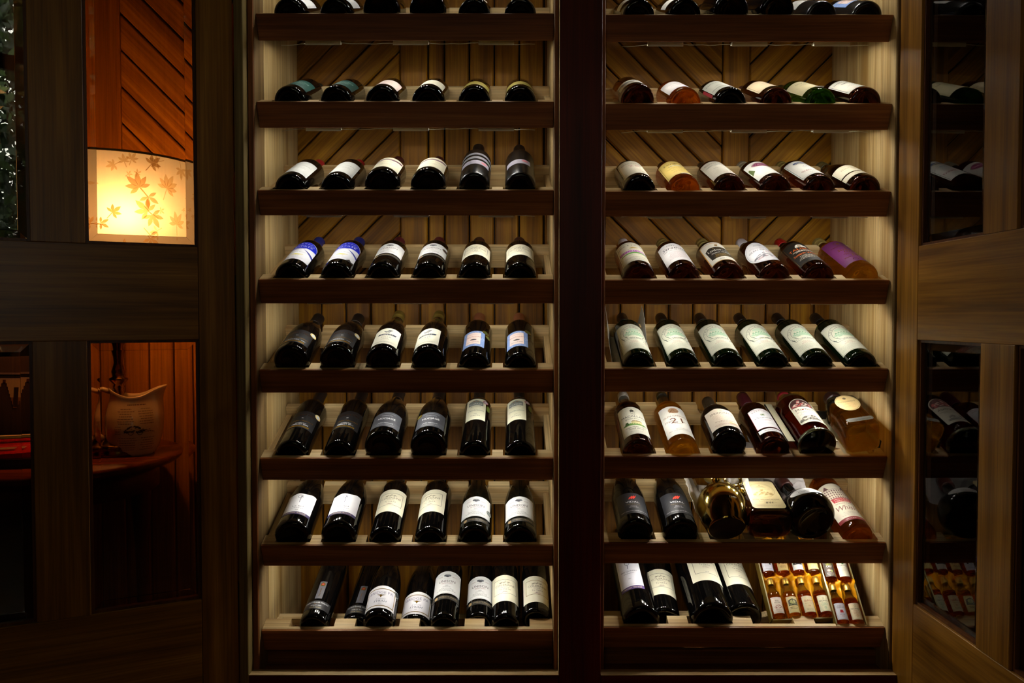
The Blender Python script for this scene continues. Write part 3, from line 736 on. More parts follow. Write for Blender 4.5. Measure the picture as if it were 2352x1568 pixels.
def d_smws(num='', v0=26):
    l = Lab(84, 128, v0, '#dfe0cc', 'rect'); s = l.s; dk = '#3a4a44'
    s.frame(-41, 2, 41, 126, .7, dk)
    for q in (0, 9):                             # rounded horseshoe frame
        a, b = 36 - q, 38 - q; s.ring(0, 80, a, b, .8, dk, 30, -20, 200)
        s.poly([(-a * .94, 80 - b * .34), (-a * .90 + .8, 80 - b * .36), (-26 + q, 50 + q * .7), (-27 + q, 49 + q * .7)], dk).poly([(a * .94, 80 - b * .34), (a * .90 - .8, 80 - b * .36), (26 - q, 50 + q * .7), (27 - q, 49 + q * .7)], dk).rect(-27 + q, 49 + q * .7, 27 - q, 49.8 + q * .7, dk)
    s.arc('THE SCOTCH', 0, 80, 29.5, 165, 15, 5, '#4a5a54').text('WHISKY', 4, 50.8, 4.4, '#4a5a54', 34).text('MALT', -29, 57, 4, '#4a5a54', 12, rot=-38)
    s.poly([(-24, 74), (-12, 68), (12, 66), (25, 72), (25, 80), (0, 84), (-24, 80)], '#b4d0b4').ell(0, 96, 16, 8, '#c2d8bf', 18)
    for i in range(6): x = -19 + i * 6.6; s.rect(x, 74, x + 4.8, 84, '#8fb894').poly([(x - .6, 84), (x + 5.4, 84), (x + 2.4, 88)], '#7aa884').rect(x + 1, 77, x + 2, 81, '#e6ead8').rect(x + 3, 77, x + 4, 81, '#e6ead8')
    s.sketch(0, 66, 44, 6, '#8fb894', 16, 5).lines(-6, 40, 26, 3, 4.4, '#b0706a', .9).lines(-8, 26, 56, 6, 3.6, '#9aa294', .6)
    s.ring(27, 38, 10, 9, .6, dk, 18)
    if num: s.text(num, 27, 34.5, 7, '#b05050')
    return [l]
def d_macallan(v0=26):
    l = Lab(74, 132, v0, '#e3e1d0', 'bow'); s = l.s; s.frame(-35, 3, 35, 124, .4, '#9a9a8a')
    s.ell(0, 112, 5, 6, '#4a4a44', 10).sketch(0, 104, 14, 12, '#4a4a44', 14, 3).text('The', 0, 93, 6, '#3f3f3c', 12, it=.3).text('MACALLAN', 0, 80, 9, '#3a3f44', 60).text('Special Reserve', 0, 70, 5, '#5a5a50', 44, it=.3)
    s.poly([(-30, 42), (30, 40), (24, 48), (-6, 52), (-28, 48)], '#6d9a4e').rect(-8, 46, 18, 58, '#d9cf9a').rect(-2, 56, 4, 63, '#c9bb84').rect(10, 56, 15, 61, '#c9bb84').poly([(-26, 44), (-14, 44), (-16, 58), (-22, 58)], '#3a5a34').poly([(-9, 58), (19, 58), (14, 63), (-4, 63)], '#9a8a68')
    s.text('Single Highland Malt', 0, 30, 5, '#4a4a44', 50, it=.3).text('Scotch Whisky', 0, 22, 5, '#4a4a44', 36, it=.3).lines(0, 12, 48, 1, 3, GY, .6); return [l]
def d_garioch21(v0=24):
    l = Lab(76, 136, v0, '#e6e4dc'); s = l.s; s.ell(0, 114, 13, 13, '#b08a6a', 22).sketch(0, 104, 20, 20, '#7a5636', 24, 8)
    s.text('GLEN GARIOCH', 0, 84, 7, '#8a5a3a', 62).text('21', 2, 54, 24, '#6a4028', 30).text('Single', -20, 62, 7, '#6a5a4a', 24, it=.4).text('Years Old', 22, 58, 5, '#6a5a4a', 26, it=.4).lines(0, 48, 30, 1, 3, TAN, 1.4).lines(8, 26, 50, 3, 4, GY, .7).text('75cl', -24, 18, 4, GY); return [l]
def d_springbank(v0=22):
    l = Lab(84, 84, v0, '#d9cdbb', 'wave'); s = l.s; s.text('21', 0, 72, 5, '#4a3a30').text('SPRINGBANK', 0, 60, 8, '#4f4036', 60).lines(0, 54, 60, 5, 5, '#b08a7a', .9).lines(0, 26, 50, 2, 4, '#6a4a3a', 1.2).rect(6, 15, 28, 17.5, '#d8c048').lines(0, 12, 60, 2, 4, '#b07a70', .9); return [l]
def d_aberlour(v0=44):
    l = Lab(60, 92, v0, '#e2e2e4', 'bow'); s = l.s; s.frame(-30, 0, 30, 86, .9, '#b04a58').arc('ABERLOUR', 0, 20, 58, 112, 68, 4.6, '#7a2a38').rect(-5, 56, 5, 65, '#a8b098').poly([(-4, 57), (4, 57), (2, 63), (-2, 61)], '#4a6a44').text("a'bunadh", 0, 44, 7, '#4a4a5a', 46).text('Original', 0, 33, 5, '#b06a78', 24, it=.4).lines(0, 20, 40, 2, 4, '#a8a8b0', .7)
    b = Lab(60, 14, v0 - 20, '#e0dfe0', 'rect', 0, 'lower_label'); b.s.lines(0, 6, 50, 1, 3, '#7a6a70', 1.6); return [l, b]
def d_mortlach(v0=66):
    l = Lab(62, 118, v0, '#e0dbc8', 'dome'); s = l.s; a = 28
    s.poly([(-a, 76), (a, 76)] + [(a * math.cos(R_(6 * i)), 87 + a * math.sin(R_(6 * i))) for i in range(31)], '#4a2e2c').sketch(0, 78, 48, 34, '#b05a58', 26, 4).sketch(0, 80, 40, 28, '#d8c8bc', 16, 6)
    s.text('Mortlach', 0, 58, 10, '#3a2c28', 46).ell(-6, 61, 2, 2.4, '#b0282a', 8).lines(0, 50, 48, 2, 5, '#4a4440', .9).sketch(0, 10, 50, 26, '#7a766c', 40, 9).ring(2, 20, 13, 9, 1, '#4a4844', 20).lines(-14, 38, 18, 1, 2, GY, 1); return [l]
def d_talisker(v0=28):
    l = Lab(80, 118, v0, '#1d1b18', 'bow'); s = l.s; s.frame(-38, 3, 38, 111, .8, 'gold')
    s.poly([(-13, 86), (-9, 98), (-4, 102), (5, 102), (10, 96), (16, 90), (14, 86)], '#e2e0d8').ell(-1, 93, 4.4, 5, '#8a7038', 12)
    s.text('TALISKER', 0, 72, 10, '#e8702a', 66).lines(0, 65, 56, 2, 4.4, '#d8d4c8', 2).text('Scotch Whisky', 0, 44, 9, '#e8702a', 66).lines(0, 36, 60, 4, 5, '#c8c0b0', 1.6); return [l]
def d_stillman(v0=26):
    l = Lab(80, 130, v0, '#5a1d50'); s = l.s; s.ring(-4, 112, 9, 9, .8, 'gold', 20).ell(-4, 112, 4, 4, 'gold', 10).text('TAMDHU', -12, 92, 5, 'gold', 34)
    s.text('The', 4, 84, 6, 'gold', 14, it=.3).text("Stillman's", 4, 68, 10, 'gold', 52, it=.25).text('Dram', 4, 56, 9, 'gold', 32, it=.25).lines(4, 48, 44, 2, 5, 'gold', 1.4).text('1920', 12, 32, 10, 'gold', 32).text('Years of', -14, 26, 5, 'gold', 24, it=.3).ring(-6, 12, 6, 6, .7, 'gold', 16); return [l]
def d_linkwood(v0=28):
    l = Lab(82, 120, v0, '#e2ded2', 'bow'); s = l.s; s.frame(-41, 0, 41, 114, 2.4, '#c08a38').poly([(-30, 22), (30, 22), (33, 76), (22, 86), (-22, 86), (-33, 76)], '#1f1b18').ell(0, 97, 4, 6, '#8a6a30', 8).ell(3, 101, 2.4, 2.4, '#8a6a30', 8)
    s.text('Linkwood', 0, 62, 11, '#e8e4dc', 56).text('Scotch Whisky', 0, 48, 7, '#e8e4dc', 48, it=.35).lines(0, 78, 40, 1, 3, '#b08a40', 1.6).lines(0, 40, 48, 4, 4.6, '#b08a40', 1.2).text('BOTTLED', 0, 10, 4, '#5a544a', 26); return [l]
def d_strath(v0=30):
    l = Lab(84, 112, v0, '#e2dfe0', 'bow'); s = l.s; s.text('1937', -8, 94, 4.6, '#4a4a50', 20).text('Strathisla', 0, 74, 14, '#2a2c38', 66, it=.2).text('FINEST HIGHLAND MALT WHISKY', 0, 64, 4, '#3a3c48', 62).lines(0, 56, 60, 9, 5, '#b08a8a', .8).lines(0, 54, 56, 8, 5, '#a8a8b0', .5); return [l]
def d_glenlivet(v0=24):
    l = Lab(84, 122, v0, '#ddd8c4', 'bow'); s = l.s; s.frame(-39, 4, 39, 114, .6, '#4a3a58').arc('GEORGE & J.G. SMITH', 0, 10, 90, 116, 64, 6, '#5a5a5a').poly([(-10, 80), (-2, 88), (16, 88), (10, 82)], '#b0943c').lines(0, 74, 44, 1, 2, GY, 1.6).poly([(-38, 56), (38, 56), (38, 68), (-38, 68)], '#9a3a9c').text('GLENLIVET WHISKY', 0, 58.5, 7, '#e6dce6', 70).poly([(-38, 46), (38, 46), (36, 54), (0, 55), (-34, 50)], '#5f9a44').lines(0, 38, 52, 1, 3, GY, 1).lines(0, 24, 60, 2, 5, '#5a4a58', .8).lines(0, 10, 44, 1, 2, GY, 1); return [l]
def d_glengrant(v0=26):
    l = Lab(84, 118, v0, '#dcdce0', 'oval'); s = l.s; s.ring(0, 59, 39, 56, .6, '#6a6a74', 40).ell(0, 98, 9, 5, '#c8c8ce', 16).ring(0, 98, 9, 5, .6, '#5a5a64', 18).lines(0, 84, 50, 2, 5, '#7a7a84', 1).text('GLEN GRANT', 0, 66, 7, '#2a2a34', 62).text('1936', 10, 54, 6, '#b06a78', 20, it=.3).sketch(0, 26, 56, 24, '#7a7a84', 34, 12).sketch(-4, 20, 40, 14, '#b08a94', 12, 14); return [l]
def d_macallan25(v0=22):
    l = Lab(76, 136, v0, '#d8d2bc'); s = l.s; s.frame(-36, 4, 36, 132, .5, '#8a846c').text('MACALLAN', 0, 102, 8, '#4a443a', 56).text('25', 0, 70, 20, '#c9a09a', 26).lines(0, 90, 44, 2, 6, '#9a8a78', 1).lines(0, 52, 54, 5, 6, '#b09a90', .9); return [l]
def d_longrow(v0=22):
    l = Lab(82, 136, v0, '#d9bf6a', 'bow'); s = l.s; s.frame(-38, 4, 38, 128, .6, '#8a6a28').text('Longrow', 0, 100, 14, '#5a4a24', 58, it=.25).rect(-16, 80, 16, 90, '#c8c4a8').sketch(0, 80, 38, 10, '#6a6448', 22).lines(0, 70, 56, 3, 6, '#7a6430', 1.6).text('SINGLE MALT', 0, 44, 5, '#6a5424', 40).lines(0, 36, 46, 3, 6, '#8a7030', 1)
    b = Lab(34, 6, v0 - 2, '#dcdad0', 'rect', 12, 'strip_label'); return [l, b]
def d_bowmore(v0=24):
    l = Lab(80, 132, v0, '#cfcabb'); s = l.s; s.text('BOWMORE', -2, 108, 8, '#7a7668', 58).sketch(0, 90, 58, 10, '#8f9a94', 26).text('SPRINGBANK', 6, 62, 6, '#8f8a78', 50).lines(0, 52, 54, 6, 6, '#a8a292', .8).lines(0, 14, 30, 1, 2, '#b0706a', 1); return [l]
def d_maroon(v0=24):
    l = Lab(80, 128, v0, '#e2e0d8', 'bow'); s = l.s; s.ell(4, 98, 26, 17, '#7a2450', 28).ring(4, 98, 28, 19, .9, '#6a7a3a', 30).ring(4, 98, 24, 15, .7, '#d8b0c0', 28).text('Littlemill', 4, 95, 9, '#e8d8dc', 38, it=.25).poly([(-38, 84), (-34, 92), (-26, 60), (-38, 44)], '#5a6a3a').text('1952', 6, 60, 6, '#d0a0ac', 20).lines(4, 50, 44, 4, 6, '#b0b0ac', .8); return [l]
def d_glencraig(v0=24):
    l = Lab(76, 134, v0, '#e0dfd6'); s = l.s; s.frame(-36, 4, 36, 130, .8, '#4a4a58').ell(2, 112, 22, 9, '#3f4f88', 24).ell(2, 109, 20, 6, '#c8c4a8', 20).sketch(2, 104, 40, 10, '#8a7a4a', 14).text('1968', 4, 80, 6, '#7a8ab0', 20, it=.3).lines(4, 74, 40, 3, 5, '#8a94b0', .9).text('GLEN GRANT', 4, 34, 9, '#8a2434', 58).lines(4, 24, 44, 3, 5, GY, .8); return [l]
def d_garioch(v0=22):
    l = Lab(92, 58, v0 + 28, '#ded6bc', 'bow'); l.s.frame(-44, 3, 44, 51, .6, '#a89058').text('Glen Garioch', 0, 28, 9, '#a89468', 58, it=.35).lines(0, 18, 50, 2, 5, '#b0a480', .8)
    b = Lab(92, 22, v0, '#ddd5ba', 'rect', 0, 'lower_label'); b.s.frame(-44, 2, 44, 20, .5, '#a89058').lines(0, 12, 50, 2, 5, '#a89468', .8); return [l, b]
def d_heritage(v0=26):
    l = Lab(82, 148, v0, '#e0d8c2', 'bow'); s = l.s
    s.rect(-41, 0, 41, 11, '#8a2a30').lines(0, 5, 66, 1, 3, '#e0c8b8', 1.4)
    for j in range(4):
        for i in range(12): s.rect(-34 + i * 5.8, 88 + j * 9, -31 + i * 5.8, 94 + j * 9, '#8a6a68')
    s.rect(-36, 86, 36, 87, '#7a5a58').rect(-36, 124, 36, 125, '#7a5a58').poly([(-28, 125), (-14, 125), (-21, 138)], '#6a4a48').poly([(14, 125), (28, 125), (21, 138)], '#6a4a48')
    s.poly([(-22, 70), (22, 70), (24, 86), (-24, 86)], '#b0343a').text('HIGHLAND', 0, 79, 5, '#ecd8c8', 36).text('HERITAGE', 0, 72, 5, '#ecd8c8', 36).text('SINGLE MALT', 0, 62, 4, '#7a6a60', 44).text('Whisky', 0, 38, 18, '#8a5a50', 60, it=.3).lines(0, 28, 50, 3, 5, '#9a8a7a', .7); return [l]
def d_cadboll(v0=20):
    l = Lab(80, 130, v0, '#dfdccf', 'rect', 2); s = l.s; s.frame(-38, 3, 38, 127, .7, '#3a3a40').text('GLEN MHOR', -8, 104, 7, '#3a3a40', 50, it=.1).sketch(6, 82, 50, 12, '#4a4a50', 24).text('1936', 12, 64, 9, '#3a3a40', 34).lines(0, 52, 54, 4, 6, GY, 1); return [l]

# ------------------------------------------------------------------ stocking the racks
POS = ['leftmost', 'second from left', 'third from left', 'fourth from left', 'fifth from left', 'sixth from left', 'seventh from left', 'rightmost']
SHELF = ['top rack', 'second rack', 'third rack', 'fourth rack', 'fifth rack', 'sixth rack', 'seventh rack', 'bottom rack']
def put(bay, row, px, kind, R, L, gl, cap, labels, desc, pos, q=-.003, p=.018, roll=0, dp=0, yaw=0, name='wine_bottle', vs=1.0, **kw):
    if vs != 1.0:
        v_ = min(l.v0 for l in labels)
        for l in labels: l.stretch(vs, v_)
    z = (ZL if bay == 'left' else ZR)[row - 1]
    M = rackM(z, bx(px)) @ T((0, p, q)) @ RZ(-yaw) @ RX(dp) @ RX(-90) @ RZ(roll)
    lbl = '%s, %s, %s, %s bay' % (desc, POS[pos] if isinstance(pos, int) else pos, SHELF[row - 1], bay)
    return bottle(name, M, kind, R, L, gl, cap, labels, lbl, 'bottles on the %s of the %s bay' % (SHELF[row - 1], bay), **kw)
def stock_left():
    X = LEFTX; b = 'left'
    P = put
    # top rack
    for i in (0, 1): P(b, 1, X[i] + 1, 'bordeaux', .0362, 300, 'black', ('#3a1016', 60), d_plain(40, 90, 70, '#d9d9d8', 3), 'black wine bottle with white label', i, roll=14)
    for i in (2, 3): P(b, 1, X[i], 'burgundy', .0415, 296, 'black', ('#1a1512', 55), d_plain(60, 60, 70, '#2a2826', 2), 'broad black burgundy-shaped wine bottle', i, q=.006)
    for i in (4, 5): P(b, 1, X[i], 'bordeaux', .0362, 300, 'black', ('#2a1012', 60), d_plain(80, 80, 60, '#cfc8b0', 3), 'slim black wine bottle', i)
    # second
    for i in (0, 1): P(b, 2, X[i], 'bordeaux', .0362, 300, 'black', ('#16211e', 60), d_plain(34, 95, 66, '#163f38', 3, '#a8c8bc', t1='Esk Valley', t1c='#c8dcd4', t1w=44), 'wine bottle with dark teal label', i, roll=8)
    P(b, 2, X[2], 'bordeaux', .0372, 300, 'black', ('#2a1012', 60), d_plain(36, 92, 68, '#e4cfc6', 3, '#8a6a60'), 'wine bottle with pale pink label', 2, roll=6)
    P(b, 2, X[3], 'bordeaux', .0372, 300, 'black', ('#2a1012', 60), d_plain(36, 92, 68, '#e4e0c8', 3, '#7a7a60'), 'wine bottle with cream label', 3, roll=4)
    for i in (4, 5): P(b, 2, X[i], 'bordeaux', .0362, 300, 'olive', ('#2a2412', 60), d_plain(36, 70, 78, '#83762f', 2, '#4a4418', t1='Mission', t1c='#3a3814', t1w=34), 'wine bottle with olive yellow label', i)
    # third
    for i in (0, 1): P(b, 3, X[i], 'bordeaux', .0368, 302, 'black', ('#c41c30', 62), d_plain(30, 118, 70, '#d8dad6', 4, '#a0a49c', t1='RONGOPAI', t1c='#9aa098', t1w=54), 'wine bottle with white label and red capsule', i, roll=2)
    for i in (2, 3): P(b, 3, X[i], 'burgundy', .0402, 296, 'black', ('#4a1420', 55), d_image(26), 'wine bottle with cream landscape label', i, q=.006, roll=6, vs=1.25)
    tape = [Lab(76, 26, 66, '#8f8a96', 'rect', 0), Lab(130, 16, 104, '#77757a', 'rect', 0, 'metal_band'), Lab(130, 14, 132, '#77757a', 'rect', 0, 'metal_band')]
    tape[0].s.lines(-6, 16, 50, 3, 5, '#6a6674', .8).ell(22, 14, 8, 6, '#b06068', 14); tape[1].s.text('20', 34, 4, 6, '#2a9a4a').text('o', 24, 5, 5, '#3a3ad0'); tape[2].s.lines(0, 6, 90, 1, 3, '#a8a8ac', 2)
    P(b, 3, X[4], 'bordeaux', .0352, 286, 'frost', ('#1a1716', 50), tape, 'dusty dark bottle with metal thermometer bands', 4, dp=8, q=.002)
    t2 = [Lab(64, 30, 70, '#8a8690', 'rect', -6)]; t2[0].s.lines(-4, 18, 44, 3, 5, '#6a6674', .8).ell(18, 20, 8, 6, '#a85860', 14)
    P(b, 3, X[5], 'bordeaux', .0352, 286, 'frost', ('#1a1716', 50), t2, 'dusty dark bottle with narrow lilac label', 5, dp=7.5, q=.002)
    # fourth
    for i in (0, 1): P(b, 4, X[i] - 1, 'bordeaux', .0375, 300, 'black', ('#1c3090', 50), d_harvest(34, i == 1), ('wine bottle with blue and white arched label', 'wine bottle, torn blue and white label')[i], i, roll=4, vs=1.3)
    P(b, 4, X[2], 'bordeaux', .0378, 300, 'black', ('#641c2c', 50), d_unison(58, 'MERLOT'), 'wine bottle with white label and maroon capsule', 2)
    P(b, 4, X[3], 'bordeaux', .0378, 300, 'black', ('#641c2c', 50), d_unison(58, 'MERLOT', stick='green'), 'wine bottle, white label with round green sticker', 3)
    for i in (4, 5): P(b, 4, X[i], 'bordeaux', .0372, 300, 'black', ('#33121a', 50), d_coleraine(66, 80, 86), 'wine bottle with framed cream label', i)
    # fifth
    for i in (0, 1): P(b, 5, X[i], 'burgundy', .0408, 285, 'black', ('#14151a', 62), d_trinity(26, False), 'black burgundy bottle with black gold-script label, medal', i, q=.012, dp=-.8, roll=4)
    P(b, 5, X[2], 'burgundy', .0395, 300, 'black', ('#8c7834', 64, .7, 1), d_vidal(22), 'wine bottle with cream blue-banded label, gold capsule', 2, q=.010, roll=2)
    P(b, 5, X[3], 'burgundy', .0395, 300, 'black', ('#8c7834', 64, .7, 1), d_vidal(22, -8), 'wine bottle with cream blue-banded label, gold capsule', 3, q=.010, roll=-4)
    P(b, 5, X[4], 'bordeaux', .0368, 318, 'black', ('#aa6644', 52), d_helmsman(44, 2), 'wine bottle, pink and blue label, two medals', 4)
    P(b, 5, X[5], 'bordeaux', .0368, 318, 'black', ('#aa6644', 52), d_helmsman(44, 1), 'wine bottle, pink and blue label, one medal', 5, roll=-4)
    # sixth
    P(b, 6, X[0] - 2, 'bordeaux', .0370, 318, 'black', ('#181418', 62), d_trinity(68, True), 'tall wine bottle, black gold-script label with medal', 0, roll=4)
    P(b, 6, X[1] + 2, 'bordeaux', .0370, 318, 'black', ('#181418', 62), d_trinity(68, True, False), 'tall wine bottle, black gold-script label', 1, roll=2)
    P(b, 6, X[2], 'burgundy', .0432, 300, 'black', ('#1a1a1f', 64), d_homage(28), 'fat wine bottle with slate grey label', 2, q=.016, dp=-1.5, roll=2)
    P(b, 6, X[3], 'burgundy', .0432, 300, 'black', ('#1a1a1f', 64), d_homage(28, True), 'fat wine bottle with slate grey label, gold seal', 3, q=.016, dp=-1.5)
    P(b, 6, X[4], 'bordeaux', .0362, 330, 'black', ('#1c1a1a', 60), d_pask(108), 'slim wine bottle with cream label, red medal', 4)
    P(b, 6, X[5], 'bordeaux', .0362, 330, 'black', ('#1c1a1a', 60), d_pask(108, -10), 'slim wine bottle with cream label, red medal', 5)
    # seventh
    for i in (0, 1): P(b, 7, X[i] - 1 + i * 2, 'burgundy', .0418, 300, 'black', ('#1a1416', 60), d_craggy(34), 'broad wine bottle, white label with purple foot', i, q=.010, roll=2)
    P(b, 7, X[2] + 2, 'bordeaux', .0372, 305, 'black', ('#1c1516', 60), d_coleraine(68, 80, 92), 'wine bottle with framed cream label', 2)
    P(b, 7, X[3] + 2, 'bordeaux', .0372, 305, 'black', ('#1c1516', 60), d_coleraine(68, 80, 92, u0=-10), 'wine bottle with framed cream label', 3)
    P(b, 7, X[4], 'burgundy', .0385, 305, 'olive', ('#1c1516', 60), d_unison(22, 'SYRAH', stick='dark'), 'burgundy-shaped bottle, white label and dark sticker', 4, q=.001)
    P(b, 7, X[5], 'burgundy', .0385, 305, 'olive', ('#1c1516', 60), d_unison(22, 'SYRAH'), 'burgundy-shaped bottle, white label, dark foot band', 5, q=.001, roll=-4)
    # bottom rack: bottles in the deep pockets alternate with bottles laid higher between them
    P(b, 8, 716, 'bordeaux', .0345, 320, 'black', ('#141214', 60), d_twyford(24), 'tall black bottle with grey strip label', 0, q=-.006, yaw=1.5)
    P(b, 8, 806, 'bordeaux', .0345, 320, 'black', ('#141214', 60), d_twyford(18), 'tall black bottle with grey strip label', 1, q=-.036, p=.043, yaw=3)
    P(b, 8, 867, 'burgundy', .0375, 300, 'black', ('#1a1416', 60), d_bridge(19), 'wine bottle, white gold-edged label, round black sticker', 2, q=-.002, yaw=-1)
    P(b, 8, 947, 'burgundy', .0370, 300, 'black', ('#1a1416', 60), d_bridge(12), 'wine bottle, white gold-edged label, round black sticker', 3, q=-.036, p=.043)
    P(b, 8, 1018, 'bordeaux', .0335, 305, 'black', ('#1a1416', 60), d_unison(56, sel=True), 'wine bottle with white label, dark foot band', 4, q=-.005)
    P(b, 8, 1098, 'bordeaux', .0330, 305, 'black', ('#4a1630', 60), d_unison(34, sel=True), 'wine bottle with white label, dark foot band', 5, q=-.023, p=.043)
    P(b, 8, 1161, 'bordeaux', .0335, 305, 'black', ('#1a1416', 60), d_coleraine(50, 80, 92), 'wine bottle with framed cream label', 6, q=-.005, yaw=-1)
    P(b, 8, 1232, 'bordeaux', .0330, 305, 'black', ('#1a1416', 60), d_coleraine(28, 80, 92, True, 6), 'wine bottle, cream label with gold frame', 7, q=-.010, p=.043)
stock_left()

def stock_right():
    X = RIGHTX; b = 'right'
    def P(*a, **k):
        k.setdefault('name', 'whisky_bottle'); k.setdefault('capname', 'screw_cap'); k.setdefault('vs', {3: 1.08, 4: 1.2, 5: 1.17}.get(a[1], 1.0)); return put(*a, **k)
    GC = ('#98884c', 40, 1.2, 1); WC = ('#dcd6e0', 40, 1.2); BC = ('#17130f', 46, 1.2)
    # top
    P(b, 1, 1463, 'whisky', .0365, 300, 'black', BC, d_plain(70, 60, 70, '#d8d4c8', 2, u0=-14), 'dark bottle with white label', 0, name='wine_bottle')
    P(b, 1, 1567, 'whisky', .0372, 300, 'black', BC, d_plain(60, 60, 40, '#d4d0c8', 2, u0=-26), 'dark bottle with small white side label', 1, name='wine_bottle')
    P(b, 1, 1671, 'burgundy', .0405, 296, 'black', BC, d_plain(80, 40, 60, '#3a3420', 2), 'broad black burgundy-shaped bottle', 2, q=.006, name='wine_bottle')
    P(b, 1, 1775, 'burgundy', .0395, 296, 'black', BC, d_plain(80, 40, 60, '#3a3420', 2), 'broad black burgundy-shaped bottle', 3, q=.006, name='wine_bottle')
    P(b, 1, 1877, 'bordeaux', .0355, 300, 'frost', BC, d_plain(90, 70, 60, '#d0cec8', 2, u0=-10), 'slim black wine bottle', 4, name='wine_bottle', q=-.006)
    P(b, 1, 1980, 'bordeaux', .0355, 300, 'frost', BC, d_helmsman(60, 1), 'slim black bottle with blue and pink label', 5, name='wine_bottle', q=-.006)
    # second
    l = d_plain(34, 60, 84, '#d8d2c0', 2, '#8a8270', u0=-4); l[0].s.rect(-42, 30, 30, 40, '#8a8f98').rect(-30, 24, 10, 30, '#6a543a')
    P(b, 2, X[0] - 6, 'whisky', .0385, 290, 'dark_amber', GC, l, 'dark amber whisky bottle, cream label with brown band', 0, q=.004)
    l = d_plain(26, 120, 80, '#dcd6d4', 5, '#9a9296', t1='MORTLACH', t1w=54); P(b, 2, X[1], 'whisky', .0368, 288, 'amber', BC, l, 'honey whisky bottle with white label', 1)
    l = d_plain(26, 128, 80, '#d4d4c6', 0); l[0].s.text('MACALLAN', -6, 96, 8, '#4a5450', 56, it=.1).text('18', 22, 70, 9, '#4a5450').rect(-36, 30, 36, 31, '#3a4440').rect(-36, 26, 36, 28, '#3a4440').lines(0, 60, 50, 3, 6, GY, 1); l.append(Lab(7, 96, 34, '#9a2430', 'rect', -45, 'strip_label'))
    P(b, 2, X[2], 'whisky', .0368, 288, 'black', ('#2a1a14', 46, 1.2), l, 'black whisky bottle, pale label and red side strip', 2)
    l = Lab(76, 112, 34, '#dcc8a4', 'corner'); l.s.frame(-35, 4, 35, 108, .7, '#8a6a3a').poly([(-16, 66), (12, 70), (22, 66), (6, 63)], '#4a4a6a').text('12', 26, 84, 5, '#6a4a3a').lines(0, 54, 44, 4, 6, '#a08a68', .9)
    P(b, 2, X[3], 'whisky', .0372, 290, 'dark_amber', ('#4a1428', 46, 1.2), [l], 'dark amber bottle with cream feather label', 3)
    l = Lab(84, 118, 34, '#cfc49c', 'rect'); l.s.text('Old Master', 0, 84, 10, '#6a6448', 50, it=.35).lines(0, 72, 50, 4, 6, '#7a7458', .9)
    P(b, 2, X[4], 'bordeaux', .0358, 300, 'green', ('#1a2418', 56), [l], 'green glass bottle with cream script label', 4, name='wine_bottle')
    P(b, 2, X[5], 'whisky', .0375, 290, 'dark_amber', ('#b8b0a0', 46, 1.2), d_cadboll(24), 'dark whisky bottle with white dark-framed label', 5)
    # third
    P(b, 3, X[0], 'whisky', .0372, 292, 'black', ('#5a4628', 46, 1.2), d_macallan25(26), 'whisky bottle with cream label, faint pink numerals', 0)
    P(b, 3, X[1], 'whisky', .0365, 288, 'amber', BC, d_longrow(26), 'amber whisky bottle with yellow label', 1)
    P(b, 3, X[2], 'whisky', .0370, 290, 'dark_amber', ('#3a2e24', 46, 1.2), d_bowmore(26), 'dark amber bottle with pale grey label', 2)
    P(b, 3, X[3], 'whisky', .0370, 290, 'dark_amber', ('#a8a088', 40, 1.2, 1), d_maroon(26), 'amber whisky bottle, white label with maroon oval', 3)
    P(b, 3, X[4], 'whisky', .0370, 292, 'dark_amber', GC, d_glencraig(26), 'amber whisky bottle, white label with blue crescent', 4)
    P(b, 3, X[5] + 2, 'burgundy', .0372, 285, 'dark_amber', ('#5a5230', 40, 1.0, 1), d_garioch(26), 'round-shouldered amber bottle, two-part cream label', 5)
    # fourth
    P(b, 4, X[0], 'whisky', .0368, 296, 'dark_amber', WC, d_glenlivet(28), 'whisky bottle, cream label with purple band, white cap', 0)
    P(b, 4, X[1], 'whisky', .0370, 292, 'dark_amber', GC, d_strath(32), 'whisky bottle, white label in bold black lettering', 1)
    P(b, 4, X[2], 'whisky', .0370, 292, 'dark_amber', GC, d_linkwood(32), 'whisky bottle, cream label with black and gold panel', 2)
    P(b, 4, X[3], 'whisky', .0370, 294, 'dark_amber', WC, d_glengrant(30), 'whisky bottle with white oval label, white cap', 3, roll=-6)
    P(b, 4, X[4], 'whisky', .0368, 294, 'dark_amber', ('#b8181e', 38, 1.2), d_talisker(32), 'whisky bottle, black label with orange lettering, red cap', 4, roll=-4)
    P(b, 4, X[5], 'whisky', .0368, 294, 'gold_amber', GC, d_stillman(28), 'pale whisky bottle with purple gold-lettered label', 5)
    # fifth
    for i, n in enumerate(('6.1', '1', '', '27', '', '')):
        P(b, 5, X[i], 'whisky', .0365, 312, 'deep_green', ('#15110f', 46, 1.2), d_smws(n), 'green whisky bottle with pale green-printed label', i, roll=(4, 2, 0, 0, -2, -4)[i], upper=(206, 'green'))
    # sixth
    P(b, 6, X[0] + 1, 'whisky', .0368, 296, 'dark_amber', ('#c9c6c0', 24, 1.2), d_macallan(30), 'whisky bottle, cream label with green castle scene', 0, upper=(214, 'clear'))
    P(b, 6, X[1] + 1, 'whisky', .0372, 296, 'gold_amber', ('#3a3018', 14, 1.2), d_garioch21(28), 'pale gold whisky bottle, white label with large numerals', 1, upper=(222, 'clear'))
    P(b, 6, X[2] + 2, 'dumpy', .0405, 225, 'black', ('#3a3024', 46, .8), d_springbank(26), 'dumpy black whisky bottle with beige label', 2, q=.016)
    P(b, 6, X[3] + 2, 'whisky', .0380, 278, 'dark_amber', ('#4a1420', 60, 2.6), d_aberlour(50), 'dark whisky bottle, white label, burgundy wax top', 3, q=.002)
